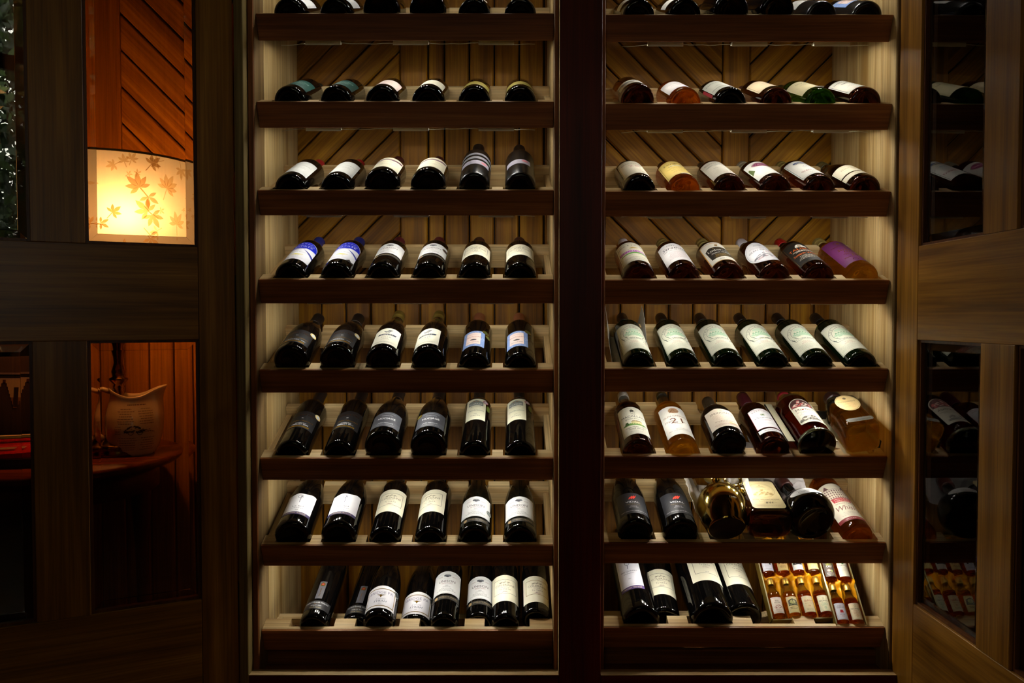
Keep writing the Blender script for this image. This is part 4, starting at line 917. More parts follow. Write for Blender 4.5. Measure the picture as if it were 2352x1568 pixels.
    o = P(b, 6, X[4] - 1, 'whisky', .0418, 290, 'red_amber', None, d_mortlach(38), 'red whisky decanter bottle with arched label', 4, q=.019, p=.020, upper=(178, 'clear'), dp=-1)
    MB().lathe([(0, -.0002), (.0425, -.0002), (.0432, .002), (.0432, .007), (.0425, .009), (.0420, .009)], 44, mat('pewter_ring', '#8a8a70', 0.25, 0.9)).build('base_ring', o)
    MB().lathe([(0, -.0006), (.0395, -.0006), (.0395, -.0003)], 44, mat('black_base', '#060505', 0.15)).build('base_disc', o)
    MB().lathe([(.0150, .24), (.0165, .24), (.0165, .252), (.0150, .252)], 28, mat('cap_red', '#a02030', 0.3)).build('neck_band', o)
    # seventh
    for i in (0, 1): P(b, 7, X[i] - 6 + i * 2, 'burgundy', .0410, 300, 'black', ('#171310', 60), d_vreserve(28), 'black burgundy bottle, black label with red flame', i, q=.010, name='wine_bottle', roll=i * 2)
    P(b, 7, X[5] - 4, 'whisky', .0375, 310, 'amber', ('#d0ccc4', 20, 1.2), d_heritage(26), 'whisky bottle with cream label and red banner', 5, q=-.002, upper=(226, 'clear'), yaw=-2)
    # bottom
    P(b, 8, 1476, 'bordeaux', .0440, 350, 'black', ('#1a1416', 60), d_quarry(66), 'large black bottle, white label with purple foot', 0, q=.000, name='wine_bottle', yaw=-1)
    P(b, 8, 1535, 'bordeaux', .0385, 305, 'black', ('#1a1416', 60), d_coleraine(52, 80, 92), 'wine bottle with framed cream label', 1, q=-.024, p=.046, name='wine_bottle', yaw=4)
    P(b, 8, 1640, 'bordeaux', .0490, 350, 'black', ('#1a1416', 60), d_coleraine(84, 84, 110, u0=8), 'large wine bottle with framed cream label', 2, q=.004, name='wine_bottle')
    P(b, 8, 1722, 'bordeaux', .0440, 322, 'black', ('#1a1416', 60), d_coleraine(72, 84, 110, u0=14), 'large wine bottle with framed cream label', 3, q=-.016, p=.046, name='wine_bottle')
stock_right()

# ------------------------------------------------------------------ decanters, boxes and papers in the right bay
def rackpos(row, px, p, q, yaw=0, dp=0, roll=0): return rackM(ZR[row - 1], bx(px)) @ T((0, p, q)) @ RZ(-yaw) @ RX(dp) @ RX(-90) @ RZ(roll)
def mmprof(p): return [(r / 1000, z / 1000) for r, z in p]
def decanters():
    g7 = 'bottles on the seventh rack of the right bay'; g6 = 'bottles on the sixth rack of the right bay'
    # square amber decanter with an oval label
    r = tag(empty('square_decanter', rackpos(6, 1977, .017, .040, roll=-10)), 'square clear-glass decanter of golden whisky with oval label, sixth rack', 'decanter', g6)
    sq = (1, 1, 5.5)
    lo = [(0, 3), (32, 0), (37, 2), (38, 8), (37.5, 34), (34.5, 76), (35.5, 108), (35.5, 116), (0, 116)]
    hi = [(0, 116.4), (35.5, 116.4), (37, 128), (36, 140), (29, 152), (20, 160), (16, 166), (15, 186), (0, 186)]
    MB().lathe(mmprof(lo), 48, glass('gold_amber'), sq=sq).build('decanter_body', r)
    MB().lathe(mmprof(hi), 48, glass('clear'), sq=sq).build('decanter_shoulder', r)
    MB().lathe(mmprof([(15.2, 178), (20, 178), (21, 182), (21, 200), (18, 204), (0, 204)]), 28, mat('stopper_brown', '#2a1512', 0.3)).build('stopper', r)
    for nm, u, v0, w, h, shp, col in (('oval_label', 2, 64, 54, 74, 'oval', '#cbb27c'), ('plate_label', 0, 14, 60, 16, 'corner', '#77756a')):
        base = Sheet().poly(outline(w, h, shp), col); lo_ = base.build(nm, r, 1, v0, .0382, u, flat=True); s = Sheet()
        if shp == 'oval': s.ring(0, 37, 25, 35, .7, '#6a5a30', 32).ell(0, 58, 4, 5, '#6a5a40', 9).text('KNOCKANDO', 0, 40, 6.5, '#4a3f28', 40).lines(0, 32, 30, 4, 5.4, '#a8704a', .9)
        else: s.frame(-26, 1, 26, 12, .5, '#c8c4b0').sketch(0, 3, 20, 6, '#2a2824', 14)
        s.build('print', lo_, 1, v0, .0384, u, flat=True)
    # polished brass flagon with ring handle
    r = tag(empty('brass_flagon', rackpos(7, 1669, .018, .027, dp=18, yaw=0)), 'round polished gold flagon with ring handle and flat dark base', 'flagon', g7)
    gm = mat('polished_gold', '#e8d07a', 0.10, 1.0)
    MB().lathe(mmprof([(41, 0.5), (43, 2), (44, 5), (48, 14), (54.5, 32), (58, 52), (57.5, 66), (54, 82), (46, 98), (34, 111), (22, 119), (15, 125), (13, 134), (15, 141), (24, 149), (26, 152), (24.5, 153.5), (13, 149), (0, 146)]), 56, gm).build('flagon_body', r)
    MB().lathe(mmprof([(0, 0), (40.6, 0), (40.6, .8), (0, .8)]), 48, mat('base_baize', '#3a2418', 0.8)).build('base_pad', r)
    pts = [(.036 + .019 * math.cos(2 * math.pi * k / 28), -.020, .128 + .019 * math.sin(2 * math.pi * k / 28)) for k in range(29)]
    MB().tube(pts, .0042, gm, 10).build('ring_handle', r)
    MB().tube([(.046, -.02, .112), (.052, -.022, .096), (.055, -.018, .080)], [.004, .0055, .003], gm, 10).build('handle_mount', r)
    Sheet().text('1900', 12, 0, 5, '#c8b888', 16).build('engraving', r, .0583, 44, .0012)
    # rounded slab decanter with tall arched label
    r = tag(empty('slab_decanter', rackpos(7, 1768, .018, .036)), 'broad slab-sided decanter of amber whisky with cream arched label', 'decanter', g7)
    sq = (1, .70, 4.2)
    MB().lathe(mmprof([(0, 12), (24, 10), (40, 1), (46, 0), (49, 3), (50, 9), (50, 118), (0, 118)]), 56, glass('dark_amber'), sq=sq).build('decanter_body', r)
    MB().lathe(mmprof([(0, 118.4), (50, 118.4), (50, 134), (47, 146), (39, 157), (27, 165), (18, 170), (15, 176), (14, 198), (0, 198)]), 56, glass('clear'), sq=sq).build('decanter_shoulder', r)
    l_ = Sheet().poly(outline(78, 114, 'round'), '#c6b688').build('label', r, 1, 18, .0353, 0, flat=True)
    s = Sheet(); s.ring(0, 72, 30, 30, .8, '#8a7a58', 40).ring(0, 72, 27, 27, .4, '#8a7a58', 36).sketch(0, 52, 44, 22, '#9a8458', 40, 2).poly([(-16, 84), (-6, 88), (6, 88), (16, 84), (6, 85), (-6, 85)], '#9a8a68').ell(0, 93, 2, 2, '#9a8a68', 8)
    s.text('The Queens Celebrant', 0, 76, 3.4, '#8a7a58', 42).text('ROYAL WEDDING RESERVE', 0, 31, 6, '#5a4a38', 62).lines(0, 26, 60, 1, 3, '#8a7a60', 1.2).text('844', 4, 18, 7, '#3a3028', 18, it=.2).rect(-8, 20.4, 22, 21, '#3a3028').lines(0, 13, 62, 2, 4, '#9a8a70', .8).text('40% vol', -8, 3, 2.4, '#8a7a60').text('75cl', 22, 3, 2.4, '#8a7a60')
    s.build('print', l_, 1, 18, .0355, 0, flat=True)
    # black globe bottle
    l = Lab(96, 30, 36, '#d4d4d2', 'oval'); l.s.ring(0, 15, 43, 13, .5, '#8a8a88', 30).lines(0, 18, 60, 2, 6, '#7a7a78', 1.4).sketch(0, 8, 30, 8, '#8a8a84', 14)
    b = bottle('globe_bottle', rackpos(7, 1868, .018, .044, yaw=-8), 'globe', .059, 178, 'black', ('#3a1814', 34, 3.5), [l], 'fat round black bottle with brown stopper leaning left, white oval label', g7, capname='stopper')
    # whisky bottle tray boxes on the sixth rack
    for px, wl, wr, fl, lb in ((1876, .060, .047, .0155, 'narrow black presentation tray with wide cream rim around the red whisky bottle'), (1978, .053, .053, .006, 'narrow black presentation tray with thin pale rim around the square decanter')):
        t = tag(empty('presentation_tray', rackM(ZR[5], bx(px)) @ T((0, .042, -.027))), lb, 'box', 'presentation trays on the sixth rack')
        bk = mat('box_black', '#0d0c0b', 0.4); cr = mat('box_cream', '#d6cfae', 0.6); h = .044; Ln = .186
        for nm2, q, m in (('tray_floor', (-wl, wr, 0, Ln, -.002, -.0002), cr), ('tray_side', (-wl - .002, -wl, 0, Ln, -.002, h), bk), ('tray_side', (wr, wr + .002, 0, Ln, -.002, h), bk), ('tray_end', (-wl, wr, Ln, Ln + .003, -.002, h * .5), bk), ('tray_rim', (-wl, -wl + fl, 0, Ln - .001, h - .002, h), cr)):
            MB().box(*q, m).build(nm2, t)
decanters()

def crumple(name, M, w, h, fn, col, lab, cat='paper', grp=None, nx=18, ny=22, seed=2, amp=.004):
    rd = random.Random(seed); vs = []; fs = []
    for j in range(ny + 1):
        for i in range(nx + 1):
            u = i / nx - .5; v = j / ny
            ex = rd.uniform(-1, 1) * amp * .5 if i in (0, nx) or j in (0, ny) else 0
            vs.append((u * w + ex, v * h + ex * .6, fn(u, v) + amp * (rd.uniform(-1, 1) * .5 + math.sin(u * 17 + v * 9 + seed) * .6)))
    for j in range(ny):
        for i in range(nx):
            k = j * (nx + 1) + i; a, b, c, d = k, k + 1, k + nx + 2, k + nx + 1
            fs += [(a, b, c), (a, c, d)] if rd.random() < .5 else [(a, b, d), (b, c, d)]
    o = MB().add(vs, fs, mat('paper_' + col.lstrip('#'), col, 0.7)).build(name, None, M=M)
    md = o.modifiers.new('thickness', 'SOLIDIFY'); md.thickness = .0004
    return tag(o, lab, cat, grp)
crumple('tissue_paper', rackM(ZR[6], bx(1668)) @ T((0, .045, -.024)), .150, .20, lambda u, v: .30 * max(0, abs(u) - .12) ** 1.2 + .02 * v, '#cfc8bc', 'crumpled white tissue paper under the gold flagon')
crumple('tissue_paper', rackM(ZR[6], bx(1808)) @ T((0, .135, -.020)), .190, .17, lambda u, v: .02 + .085 * v + .03 * abs(u), '#c9c4c2', 'crumpled white tissue paper behind the slab decanter and globe bottle', seed=5)
crumple('paper_sheet', rackM(ZR[4], bx(1462)) @ T((0, .095, .000)), .096, .185, lambda u, v: -.043 + .027 * min(1, max(0, (v - .5) * 4)) + .44 * max(0, abs(u) - .385) * (.4 + .9 * v), '#d4cfc2', 'loose folded white paper behind the leftmost green whisky bottle', seed=8, amp=.0010)

def mini_boxes():
    gold_cap = ('gold', 15, 1.4)
    satin = mat('gold_satin', '#d99408', 0.42, 0.0, 0.3); card = mat('gold_card', '#8a6f2a', 0.35, 0.5); edge = mat('gold_edge', '#d8cf9a', 0.3, 0.6)
    def tray(px, p, q, w, ln, yaw, roll, lab):
        M = rackM(ZR[7], bx(px)) @ T((0, p, q)) @ RZ(-yaw) @ RY(roll) @ RX(25)
        t = tag(empty('gift_box', M), lab, 'box', 'gift boxes of miniatures')
        w2 = w / 2; h = .028
        for nm, b in (('box_floor', (-w2, w2, 0, ln, -.002, 0)), ('box_side', (-w2 - .002, -w2, 0, ln, -.002, h)), ('box_side', (w2, w2 + .002, 0, ln, -.002, h)), ('box_end', (-w2, w2, -.002, 0, -.002, h * .8)), ('box_end', (-w2, w2, ln, ln + .002, -.002, h))):
            MB().box(*b, card).build(nm, t)
        for b in ((-w2 - .0022, -w2 + .0006, 0, ln, h, h + .0006), (w2 - .0006, w2 + .0022, 0, ln, h, h + .0006), (-w2, w2, -.0022, .0006, h * .8, h * .8 + .0006)):
            MB().box(*b, edge).build('box_rim', t)
        return t, M
    def lining(t, w, ln, cols, seed):
        rd = random.Random(seed); nx, ny = cols * 10, 48; vs = []; fs = []
        ph = [rd.uniform(0, 6) for _ in range(6)]
        for j in range(ny + 1):
            for i in range(nx + 1):
                u = i / nx; v = j / ny; c = (u * cols) % 1
                ridge = abs(2 * c - 1) ** 3                       # raised folds between the bottles
                mid = math.exp(-((v - .5) / .035) ** 2) + math.exp(-((v - .985) / .03) ** 2)
                z = .002 + .016 * ridge + .019 * min(1, mid) * (.75 + .25 * math.sin(u * 40 + ph[0])) + .0022 * math.sin(u * 55 + v * 23 + ph[1]) * math.sin(v * 61 + ph[2]) + .0015 * math.sin(v * 130 + u * 20 + ph[3])
                neck = .006 * math.exp(-(((v % .5) - .40) / .06) ** 2); z += neck
                vs.append(((u - .5) * (w - .0008), .0008 + v * (ln - .0016), max(z, .001)))
        for j in range(ny):
            for i in range(nx): k = j * (nx + 1) + i; fs.append((k, k + 1, k + nx + 2, k + nx + 1))
        MB().add(vs, fs, satin, True).build('satin_lining', t)
    def ml(col, kind, t='', tc='#4a3a30'):
        l = Lab(28, 39, 7, col, 'rect'); s = l.s; s.frame(-12.6, 1, 12.6, 37, .35, '#8a7a50')
        if kind == 'scene': s.text('BEN', 0, 28.5, 3.4, tc, 8).text('ALDER', 0, 24, 3.4, tc, 14).sketch(0, 12, 22, 9, '#a8786a', 22, 3).lines(0, 8, 20, 3, 2.4, '#9a7a6a', .6)
        if kind == 'arch': s.poly([(-11, 17), (11, 17), (10, 30), (0, 34), (-10, 30)], '#3a3320').ell(0, 26, 7, 5, '#b0a868', 14).sketch(0, 19, 16, 8, '#8a9a50', 14, 5).lines(0, 12, 18, 2, 3, '#5a5030', 1)
        if kind == 'script': s.text('Balblair', 0, 25, 5, '#a83a34', 18, it=.3).text('SCOTCH WHISKY', 0, 20, 2, '#8a4a3a', 17).text('10', 0, 13, 4, '#a83a34').lines(0, 8, 16, 2, 2.6, '#8a7a60', .6)
        if kind == 'macg' or kind == 'macr': s.ring(0, 32, 2.4, 2.4, .5, '#3a4a3a', 12).text("MACPHAIL'S", 0, 23.5, 4, '#3a4034', 22).lines(0, 20, 18, 3, 2.8, '#5a9a7a' if kind == 'macg' else '#b06a50', .7).ring(0, 9, 2.6, 2.6, .7, '#4a9a7a' if kind == 'macg' else '#c07040', 12)
        if kind == 'glenl': s.text('GEORGE & J.G.', 0, 31, 2.4, '#3a3a4a', 18).text('GLENLIVET', 0, 27, 3.2, '#3a3a4a', 20).poly([(-4, 16), (4, 16), (3, 23), (-3, 23)], '#b02a34').text('12', 0, 6, 3.4, '#a02a34').lines(0, 12, 18, 1, 2, '#5a5a6a', 1)
        if kind == 'strath': s.poly([(-3, 31), (3, 31), (0, 36)], '#3a7a4a').text('STRATHISLA', 0, 26, 3.6, '#2a2a2a', 23).lines(0, 22, 12, 4, 3, '#8a7a70', .6)
        if kind == 'spey': s.text('SPEY', 0, 28, 4.6, '#b0b838', 14).text('CAST', 0, 23, 4.6, '#d8d4c8', 14).ell(-3, 15, 4, 3, '#c87a70', 10).ell(4, 14, 3, 3, '#8a9a60', 10).lines(0, 8, 18, 2, 3, '#c8b8a8', .8)
        if kind == 'thistle': s.poly([(4, 16), (8, 16), (7, 34), (5, 34)], '#2a2a2e').lines(-3, 22, 12, 4, 3.2, '#9a9aa0', .6).text('SINGLE MALT', 0, 4, 2, '#6a6a70', 18)
        if kind == 'cart': s.sketch(0, 16, 18, 9, '#7a4a2a', 24, 6).text('HIGHLAND', 0, 28, 3.4, '#5a4a30', 18).lines(0, 10, 16, 2, 3, '#5a4a30', .8)
        if kind == 'blackpanel': s.rect(-11, 13, 11, 35, '#1d1b1c').text('Linkwood', 0, 25, 4, '#b89a40', 18).lines(0, 21, 18, 3, 2.6, '#d0ccc0', .7)
        if kind == 'yellow': s.text('Longmorn', 0, 26, 3.6, '#6a5a20', 18).lines(0, 21, 16, 4, 3, '#8a7a3a', .7)
        return [l]
    g = 'miniature bottles in the gift boxes'
    w, ln = .146, .212
    t, M = tray(1857, .043, -.022, w, ln, 0, -3, 'gold gift box lined with yellow satin holding two rows of miniatures, larger left box')
    lining(t, w, ln, 4, 3)
    A = [('#d9c8b4', 'scene', 'dusky pink hill scene'), ('#cdb878', 'arch', 'olive and black arched picture'), ('#dcc99a', 'script', 'cream label in red script'), ('#dcd4ae', 'macg', 'cream label with green print')]
    Bt = [('#d0ccd4', 'thistle', 'white label with black thistle'), ('#c8a868', 'cart', 'tan label with cart picture'), ('#dcd8cc', 'blackpanel', 'white label with black panel'), ('#d8c880', 'yellow', 'yellow label')]
    am = ['gold_amber', 'gold_amber', 'amber', 'amber']
    for k in range(4):
        x = -w / 2 + w * (k + .5) / 4
        for row, (c, kd, ds) in ((0, A[k]), (1, Bt[k])):
            bottle('miniature_bottle', M @ T((x, .004 + row * .106, .0175)) @ RX(-90), 'mini', .0155, 97, am[k] if row == 0 else 'amber', gold_cap, ml(c, kd), 'miniature whisky bottle, %s, %s row of left gift box' % (ds, ('front', 'back')[row]), g, capname='screw_cap', upper=(60, 'clear'))
    w2 = .068
    t, M = tray(1958, .019, -.022, w2, ln, 0, 0, 'gold gift box lined with yellow satin against the side panel, smaller right box')
    lining(t, w2, ln, 2, 6)
    for k, (a, b_) in enumerate(((('#cfcad2', 'glenl', 'lilac white label with red crest'), ('#4a3f38', 'spey', 'dark picture label')), (('#d9c8a0', 'macr', 'cream label with red print'), ('#dcd4bc', 'strath', 'cream label with green thistle')))):
        x = -w2 / 2 + w2 * (k + .5) / 2
        for row, (c, kd, ds) in ((0, a), (1, b_)):
            bottle('miniature_bottle', M @ T((x, .004 + row * .106, .0175)) @ RX(-90), 'mini', .0155, 97, 'amber', gold_cap, ml(c, kd), 'miniature whisky bottle, %s, %s row of right gift box' % (ds, ('front', 'back')[row]), g, capname='screw_cap', upper=(60, 'clear'))
mini_boxes()

# ------------------------------------------------------------------ corner behind the left door: table, lamp, jug
def corner():
    TZ = .676; cx, cy = -1.088, 1.88
    top = wood('table_timber', '#5a2410', '#8a4420', 'x', 0.18, coat=0.4)
    t = tag(empty('side_table', T((cx, cy, 0))), 'round polished timber side table behind the open left door', 'table')
    MB().lathe([(0, TZ - .024), (.262, TZ - .024), (.276, TZ - .020), (.284, TZ - .012), (.285, TZ - .006), (.281, TZ), (0, TZ)], 72, top).build('tabletop', t)
    MB().lathe([(.225, TZ - .085), (.23, TZ - .085), (.23, TZ - .0245), (.225, TZ - .0245)], 48, wood('apron_timber', '#3a160a', '#5a2812', 'x', 0.3)).build('apron', t)
    for k in range(4):
        a = R_(45 + 90 * k)
        M = T((.2 * math.cos(a), .2 * math.sin(a), 0)) @ RZ(math.degrees(a))
        sec = [(0, .021, .006), (.05, .014, .002), (.25, .012, .0), (.42, .017, .0), (.52, .024, .0), (TZ - .03, .026, .0)]
        MB().tube([(o_, 0, z) for z, r, o_ in sec], [r for z, r, o_ in sec], wood('leg_timber', '#3a160a', '#5f2a12', 'z', 0.3), 12).build('leg', t, M=M)
    # brass lamp with translucent shade
    LX, LY = -.94, 1.90
    brass = mat('aged_brass', '#8a6a2c', 0.16, 1.0)
    l = tag(empty('table_lamp', T((LX, LY, TZ))), 'lit brass table lamp with wide leaf-patterned cream shade', 'lamp')
    MB().lathe([(0, 0), (.068, 0), (.070, .004), (.070, .010), (.066, .014), (.068, .018), (.068, .024), (.060, .028), (.050, .034), (.030, .046), (.018, .062), (.013, .080)], 48, brass).build('lamp_base', l)
    MB().lathe([(.013, .080), (.012, .110), (.014, .118), (.010, .124), (.015, .132), (.010, .138), (.013, .146), (.010, .152), (.013, .160), (.011, .166), (.021, .176), (.021, .180), (.013, .184), (.016, .196), (.013, .206), (.010, .216), (.012, .232), (.018, .256), (.024, .275), (.027, .300), (.024, .312), (.012, .320), (.008, .330), (.006, .46), (.006, .60)], 40, brass).build('column', l)
    bead = MB().lathe([(0, -.004), (.003, -.003), (.004, 0), (.003, .003), (0, .004)], 10, brass).build('bead', l, M=T((.0695, 0, .021)))
    for k in range(1, 22): share(bead, l, T((.0695 * math.cos(k * .2856), .0695 * math.sin(k * .2856), .021)))
    z0, z1 = 1.085 - TZ, 1.3655 - TZ; r0, r1 = .185, .185
    sm = bpy.data.materials.new('shade_fabric'); sm.use_nodes = True; nt = sm.node_tree; N = nt.nodes
    N.remove(N['Principled BSDF']); tl = N.new('ShaderNodeBsdfTranslucent'); tl.inputs[0].default_value = (0.34, 0.45, 0.57, 1)
    df = N.new('ShaderNodeBsdfDiffuse'); df.inputs[0].default_value = (0.62, 0.66, 0.68, 1)
    mx = N.new('ShaderNodeMixShader'); mx.inputs[0].default_value = .45; nt.links.new(tl.outputs[0], mx.inputs[1]); nt.links.new(df.outputs[0], mx.inputs[2]); nt.links.new(mx.outputs[0], N['Material Output'].inputs[0])
    sh = MB().lathe([(r0, z0), (r1, z1)], 72, sm).build('shade', l, fix=False)
    for z in (z0, z1 - .005): MB().lathe([(r0 + .0005, z), (r0 + .0015, z), (r0 + .0015, z + .005), (r0 + .0005, z + .005)], 72, mat('shade_trim', '#7a6a3a', 0.6)).build('trim', sh)
    # pressed leaves on the shade
    def leaf_mat(k):
        key = 'pressed_leaf_%d' % k
        if key in MATS: return MATS[key]
        m = bpy.data.materials.new(key); m.use_nodes = True; nt = m.node_tree; N = nt.nodes; N.remove(N['Principled BSDF'])
        a = N.new('ShaderNodeBsdfTransparent'); a.inputs[0].default_value = ((.55, .42, .26, 1), (.76, .66, .48, 1), (.36, .25, .13, 1))[k]
        nt.links.new(a.outputs[0], N['Material Output'].inputs[0]); MATS[key] = m; return m
    def leaf(th, z, size, lobes, rot, k):
        """palmate leaf: pointed lobes fanning from one point, with a stalk"""
        vs = []; fs = []; rr = r0 + .0009
        def put_(x, y):
            t_ = R_(th) + x / r0; vs.append((rr * math.sin(t_), -rr * math.cos(t_), z - TZ + y)); return len(vs) - 1
        for i in range(lobes):
            f0 = (i - (lobes - 1) / 2) / max(1, lobes / 2); a = R_(rot) + f0 * 2.1; ln = size * (1 - .38 * abs(f0)); w = ln * .19
            ids = [put_(ln * f * math.cos(a) - w * g * math.sin(a), ln * f * math.sin(a) + w * g * math.cos(a)) for f, g in ((0, 0), (.25, .6), (.5, 1), (.75, .7), (1, 0), (.75, -.7), (.5, -1), (.25, -.6))]
            fs.append(tuple(ids))
        a = R_(rot) + 3.1; w = .0009
        fs.append(tuple(put_(f * size * math.cos(a + f * .3) - w * g * math.sin(a), f * size * math.sin(a + f * .3) + w * g * math.cos(a)) for f, g in ((0, 1), (.8, 1), (.8, -1), (0, -1))))
        MB().add(vs, fs, leaf_mat(k)).build('leaf', sh, fix=False)
    for q in ((40.7, 1.287, .036, 6, 120, 0), (46.4, 1.268, .030, 4, -60, 0), (60, 1.292, .036, 7, 60, 1), (24, 1.228, .022, 5, 40, 2), (12.5, 1.203, .024, 5, 160, 2), (17, 1.204, .020, 4, 0, 2), (46, 1.236, .034, 5, 140, 0), (49, 1.228, .032, 5, -60, 0), (68, 1.214, .032, 6, 80, 1),
              (36, 1.346, .018, 5, 60, 1), (31.5, 1.340, .017, 5, 100, 1), (25.4, 1.331, .018, 5, 200, 1), (49, 1.341, .026, 5, 40, 0), (53, 1.347, .022, 4, 190, 1), (73, 1.340, .024, 5, -90, 1), (34, 1.313, .010, 4, 30, 1), (39.5, 1.317, .011, 4, 60, 1), (10, 1.289, .020, 3, 0, 1), (47.5, 1.183, .026, 4, -60, 0), (52, 1.194, .018, 3, 200, 1), (31, 1.161, .018, 5, 90, 0),
              (79, 1.278, .008, 4, 0, 1), (83, 1.262, .008, 4, 90, 1), (84, 1.300, .009, 4, 40, 1), (75, 1.250, .008, 4, 10, 1), (78, 1.235, .008, 4, 70, 1), (80, 1.290, .008, 3, 20, 1), (55, 1.240, .012, 4, 0, 1)): leaf(*q)
    # bulb on its arm, and the light it gives
    bx_, by_, bz_ = -.875 - LX, 1.795 - LY, 1.229 - TZ
    MB().tube([(0, 0, .44), (bx_ * .4, by_ * .4, .42), (bx_ * .9, by_ * .9, bz_ - .10), (bx_, by_, bz_ - .07)], .005, brass, 10).build('arm', l)
    MB().lathe([(0, -.075), (.014, -.075), (.014, -.045), (0, -.045)], 20, mat('socket_cream', '#b8a888', 0.5), M=T((bx_, by_, bz_))).build('socket', l)
    MB().lathe([(0, -.045), (.013, -.044), (.014, -.035), (.020, -.018), (.027, .002), (.026, .016), (.018, .028), (0, .033)], 24, emit('bulb_glow', (1, .30, .06), LAMP_W * 35), M=T((bx_, by_, bz_))).build('bulb', l)
    # porcelain jug
    j = tag(empty('jug', T((-.902, 1.895, TZ)) @ RZ(22)), 'cream porcelain jug printed with verses and a horse cart, on the side table', 'jug')
    china = mat('cream_china', '#d8c8a4', 0.12, 0, 0.5, coat=0.5)
    P_ = [(0, .042), (.006, .048), (.02, .055), (.04, .0605), (.065, .0640), (.09, .0625), (.11, .057), (.125, .0525), (.138, .0515), (.148, .054)]
    def jr(z):
        for (a, ra), (b_, rb) in zip(P_, P_[1:]):
            if a <= z <= b_: return ra + (rb - ra) * (z - a) / (b_ - a)
        return P_[-1][1]
    vs = []; fs = []; n = 56
    def ring(z, r, th, lift): 
        for i in range(n):
            a = 2 * math.pi * i / n; f = max(0, math.cos(a)); k = lift ** 3
            rr = r + .020 * (f ** 8) * k - .004 * k * (abs(math.sin(a)) ** 2); zz = z + k * (.010 * math.cos(2 * a) + .004 * f ** 4)
            vs.append(((rr - th) * math.cos(a), (rr - th) * math.sin(a), zz))
    rings = 0
    for i in range(25): z = .148 * i / 24; ring(z, jr(z), 0, z / .148); rings += 1
    ring(.1495, jr(.148), .0015, 1); rings += 1
    for i in range(24, 1, -1): z = .148 * i / 24; ring(z, jr(z), .0035, z / .148); rings += 1
    for a in range(rings - 1):
        for i in range(n): i2 = (i + 1) % n; fs.append((a * n + i, a * n + i2, (a + 1) * n + i2, (a + 1) * n + i))
    fs.append(tuple(range(n - 1, -1, -1))); fs.append(tuple((rings - 1) * n + i for i in range(n)))
    MB().add(vs, fs, china, True).build('jug_body', j)
    hp = [(-.048, 0, .149), (-.066, 0, .156), (-.086, 0, .154), (-.099, 0, .138), (-.102, 0, .108), (-.096, 0, .076), (-.082, 0, .050), (-.058, 0, .034)]
    MB().tube(hp, [.006, .006, .0058, .0058, .0058, .006, .0065, .008], china, 12).build('handle', j)
    s = Sheet()
    s.lines(4, 112, 56, 1, 3, '#6a5840', 2.6, 3)
    for k in range(7): s.lines(-18, 104 - k * 5, 34, 1, 3, '#8a7658', 1.6, k); s.lines(22, 104 - k * 5, 32, 1, 3, '#8a7658', 1.6, k + 20)
    for k in range(4): s.lines(-32, 68 - k * 5, 16, 1, 3, '#8a7658', 1.6, k + 40)
    for k in range(6): s.lines(-16, 44 - k * 5, 40, 1, 3, '#8a7658', 1.6, k + 60); s.lines(24, 44 - k * 5, 34, 1, 3, '#8a7658', 1.6, k + 80)
    s.sketch(-2, 56, 34, 18, '#241c18', 36, 5).sketch(22, 56, 26, 8, '#3a2420', 16, 7).ring(-8, 56, 5, 5, 1, '#241c18', 14).ring(8, 56, 5, 5, 1, '#241c18', 14)
    s.items = [([(p_[0] * 1.22, (p_[1] - 60) * 1.12 + 62) for p_ in q_], c_, k_) for q_, c_, k_ in s.items]
    s.build('print', j, .0640, 0, .0004, 6, rf=jr)
    # things on the left of the table
    b = tag(empty('book', T((-1.14, 1.775, TZ)) @ RZ(6)), 'thick black book lying under the red magazine', 'book')
    MB().box(-.14, .14, -.085, .085, 0, .003, mat('book_cover', '#0c0b0c', 0.35)).build('cover', b); MB().box(-.138, .138, -.082, .083, .003, .017, mat('book_pages', '#2c2824', 0.7)).build('pages', b); MB().box(-.14, .14, -.085, .085, .017, .020, mat('book_cover', '#0c0b0c', 0.35)).build('cover', b)
    m = tag(empty('magazine', T((-1.14, 1.785, TZ + .0203)) @ RZ(9)), 'glossy red magazine lying on a black book', 'magazine')
    vs = []; nx = 14
    for side in (0, 1):
        for i in range(nx + 1):
            x = -.13 + .26 * i / nx; zz = .006 + .010 * (i / nx) ** 2 if side else .0 
            vs += [(x, -.08, zz), (x, .08, zz + (.012 if side else 0))]
    fs = []
    for i in range(nx):
        a = 2 * i; c = 2 * (nx + 1) + a
        fs += [(a, a + 1, a + 3, a + 2), (c, c + 2, c + 3, c + 1), (a, a + 2, c + 2, c), (a + 1, c + 1, c + 3, a + 3)]
    fs += [(0, 2 * (nx + 1), 2 * (nx + 1) + 1, 1), (2 * nx, 2 * nx + 1, 4 * nx + 3, 4 * nx + 2)]
    MB().add(vs, fs, mat('magazine_red', '#d40f18', 0.25, coat=.5)).build('pages', m)
    for q, c in (((-.09, -.05, .04, -.035, .0125), '#8a8478'), ((-.06, .03, .12, .05, .027), '#4a5030'), ((-.13, .058, .13, .062, .028), '#c8c0b0')):
        MB().add([(q[0], q[1], q[4]), (q[2], q[1], q[4] + .004), (q[2], q[3], q[4] + .006), (q[0], q[3], q[4] + .002)], [(0, 1, 2, 3)], ink(c)).build('cover_print', m, fix=False)
    # woven cushion with stepped pattern
    c = tag(empty('cushion', T((-1.262, 2.055, TZ + .002)) @ RX(-8)), 'dark woven cushion with stepped zigzag pattern, behind the magazine', 'cushion')
    MB().lathe([(0, -.05), (.10, -.046), (.128, -.03), (.132, 0), (.128, .03), (.10, .046), (0, .05)], 40, mat('woven_dark', '#2a1c20', 0.9), M=T((0, 0, .112)) @ RX(90), sq=(1.0, .84, 7)).build('cushion_body', c)
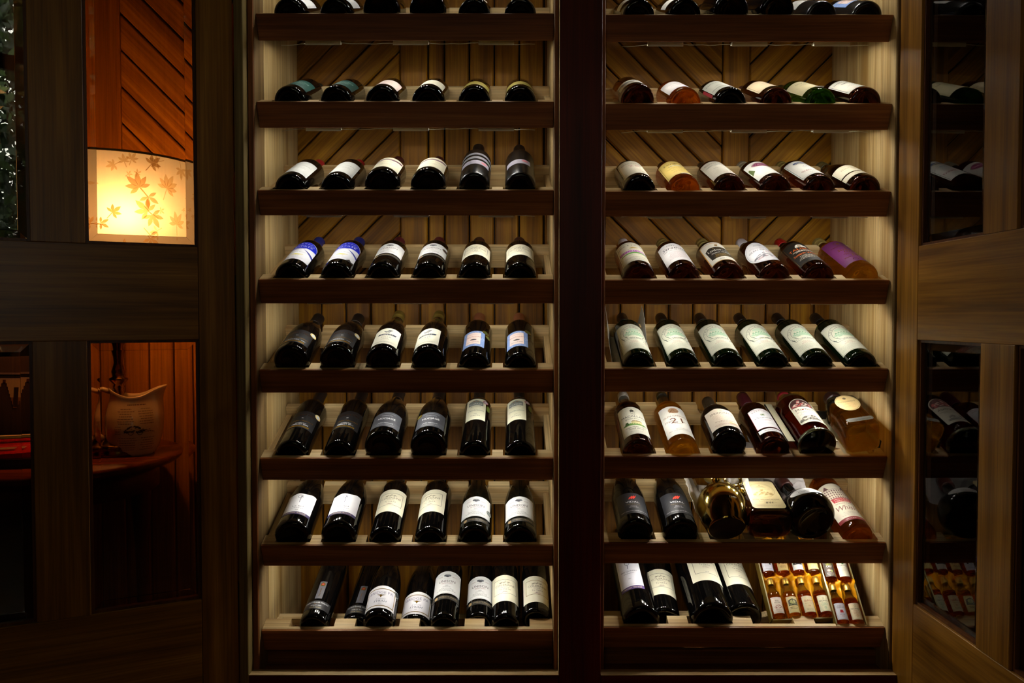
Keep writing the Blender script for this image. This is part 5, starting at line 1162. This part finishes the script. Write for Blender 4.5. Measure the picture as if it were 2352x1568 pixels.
    s = Sheet()
    for v, h, cl in ((92, 5, '#6a6070'), (84, 5, '#1a161a'), (79, 4, '#8a8490'), (72, 6, '#3a2030')): s.rect(-100, v + 80, 100, v + 80 + h, cl)
    for u in (-64, 0, 64):
        for k in range(8): w_ = 28 - k * 3.2; s.rect(u - w_, 72 + 78 - k * 9, u + w_, 72 + 78 - k * 9 + 9, '#9a8a74' if k < 5 else '#6a4a2c')
        s.rect(u - 6, 90, u + 6, 140, '#241a20')
    s.build('woven_pattern', c, 1, 0, .0512, 0, flat=True)
    # small black tray under the lamp base edge
corner()

# ------------------------------------------------------------------ dusk garden outside the window
def garden():
    tag(MB().box(-9, 9, -14, -2.7, -.3, -.02).build('lawn', None, mat('garden_grass', '#2c3a1c', 0.9)), kind='structure')
    def tree(x, y, h, rad, n, cols, lab, seed):
        rd = random.Random(seed); t = tag(empty('garden_tree', T((x, y, -.02))), lab, 'tree', 'garden trees outside the window')
        MB().tube([(0, 0, 0), (.04, .02, h * .35), (-.03, .05, h * .7), (.02, 0, h * .9)], [.07, .055, .035, .015], mat('bark', '#2a2018', 0.9), 8).build('trunk', t)
        vs = []; fs = []; mb = MB()
        ms = [mat('leaf_' + c.lstrip('#'), c, 0.6) for c in cols]
        for _ in range(n):
            a = rd.uniform(0, 6.28); e = rd.uniform(-1, 1); rr = rad * rd.uniform(.3, 1) ** .5
            p = Vector((rr * math.cos(a) * math.sqrt(1 - e * e), rr * math.sin(a) * math.sqrt(1 - e * e), h * .62 + e * h * .42))
            d = Vector((rd.uniform(-1, 1), rd.uniform(-1, 1), rd.uniform(-1, 1))).normalized() * rd.uniform(.05, .10); w = d.cross(Vector((rd.uniform(-1, 1), rd.uniform(-1, 1), .3))).normalized() * d.length * .45
            mb.add([p - d, p + w, p + d, p - w], [(0, 1, 2, 3)], ms[rd.randrange(len(ms))])
        tag(mb.build('leaves', t, fix=False), kind='stuff')
    tree(-.2, -4.9, 4.8, 1.4, 15000, ('#5a6a2a', '#8a7a2c', '#3f5a24', '#a8752c'), 'autumn-coloured garden tree close outside the window', 4)
    tree(2.7, -6.4, 5.2, 1.7, 13000, ('#2c4020', '#3a5228', '#22341c'), 'tall dark green garden tree to one side of the window', 9)
    tree(-3.2, -6.0, 4.8, 1.6, 13000, ('#26381e', '#31482a', '#4a5a2a'), 'leafy green garden tree to the other side of the window', 12)
    tree(.6, -8.6, 5.8, 1.9, 12000, ('#1e2e1a', '#2c4020', '#38481e'), 'broad dark tree standing behind the autumn tree', 17)
garden()
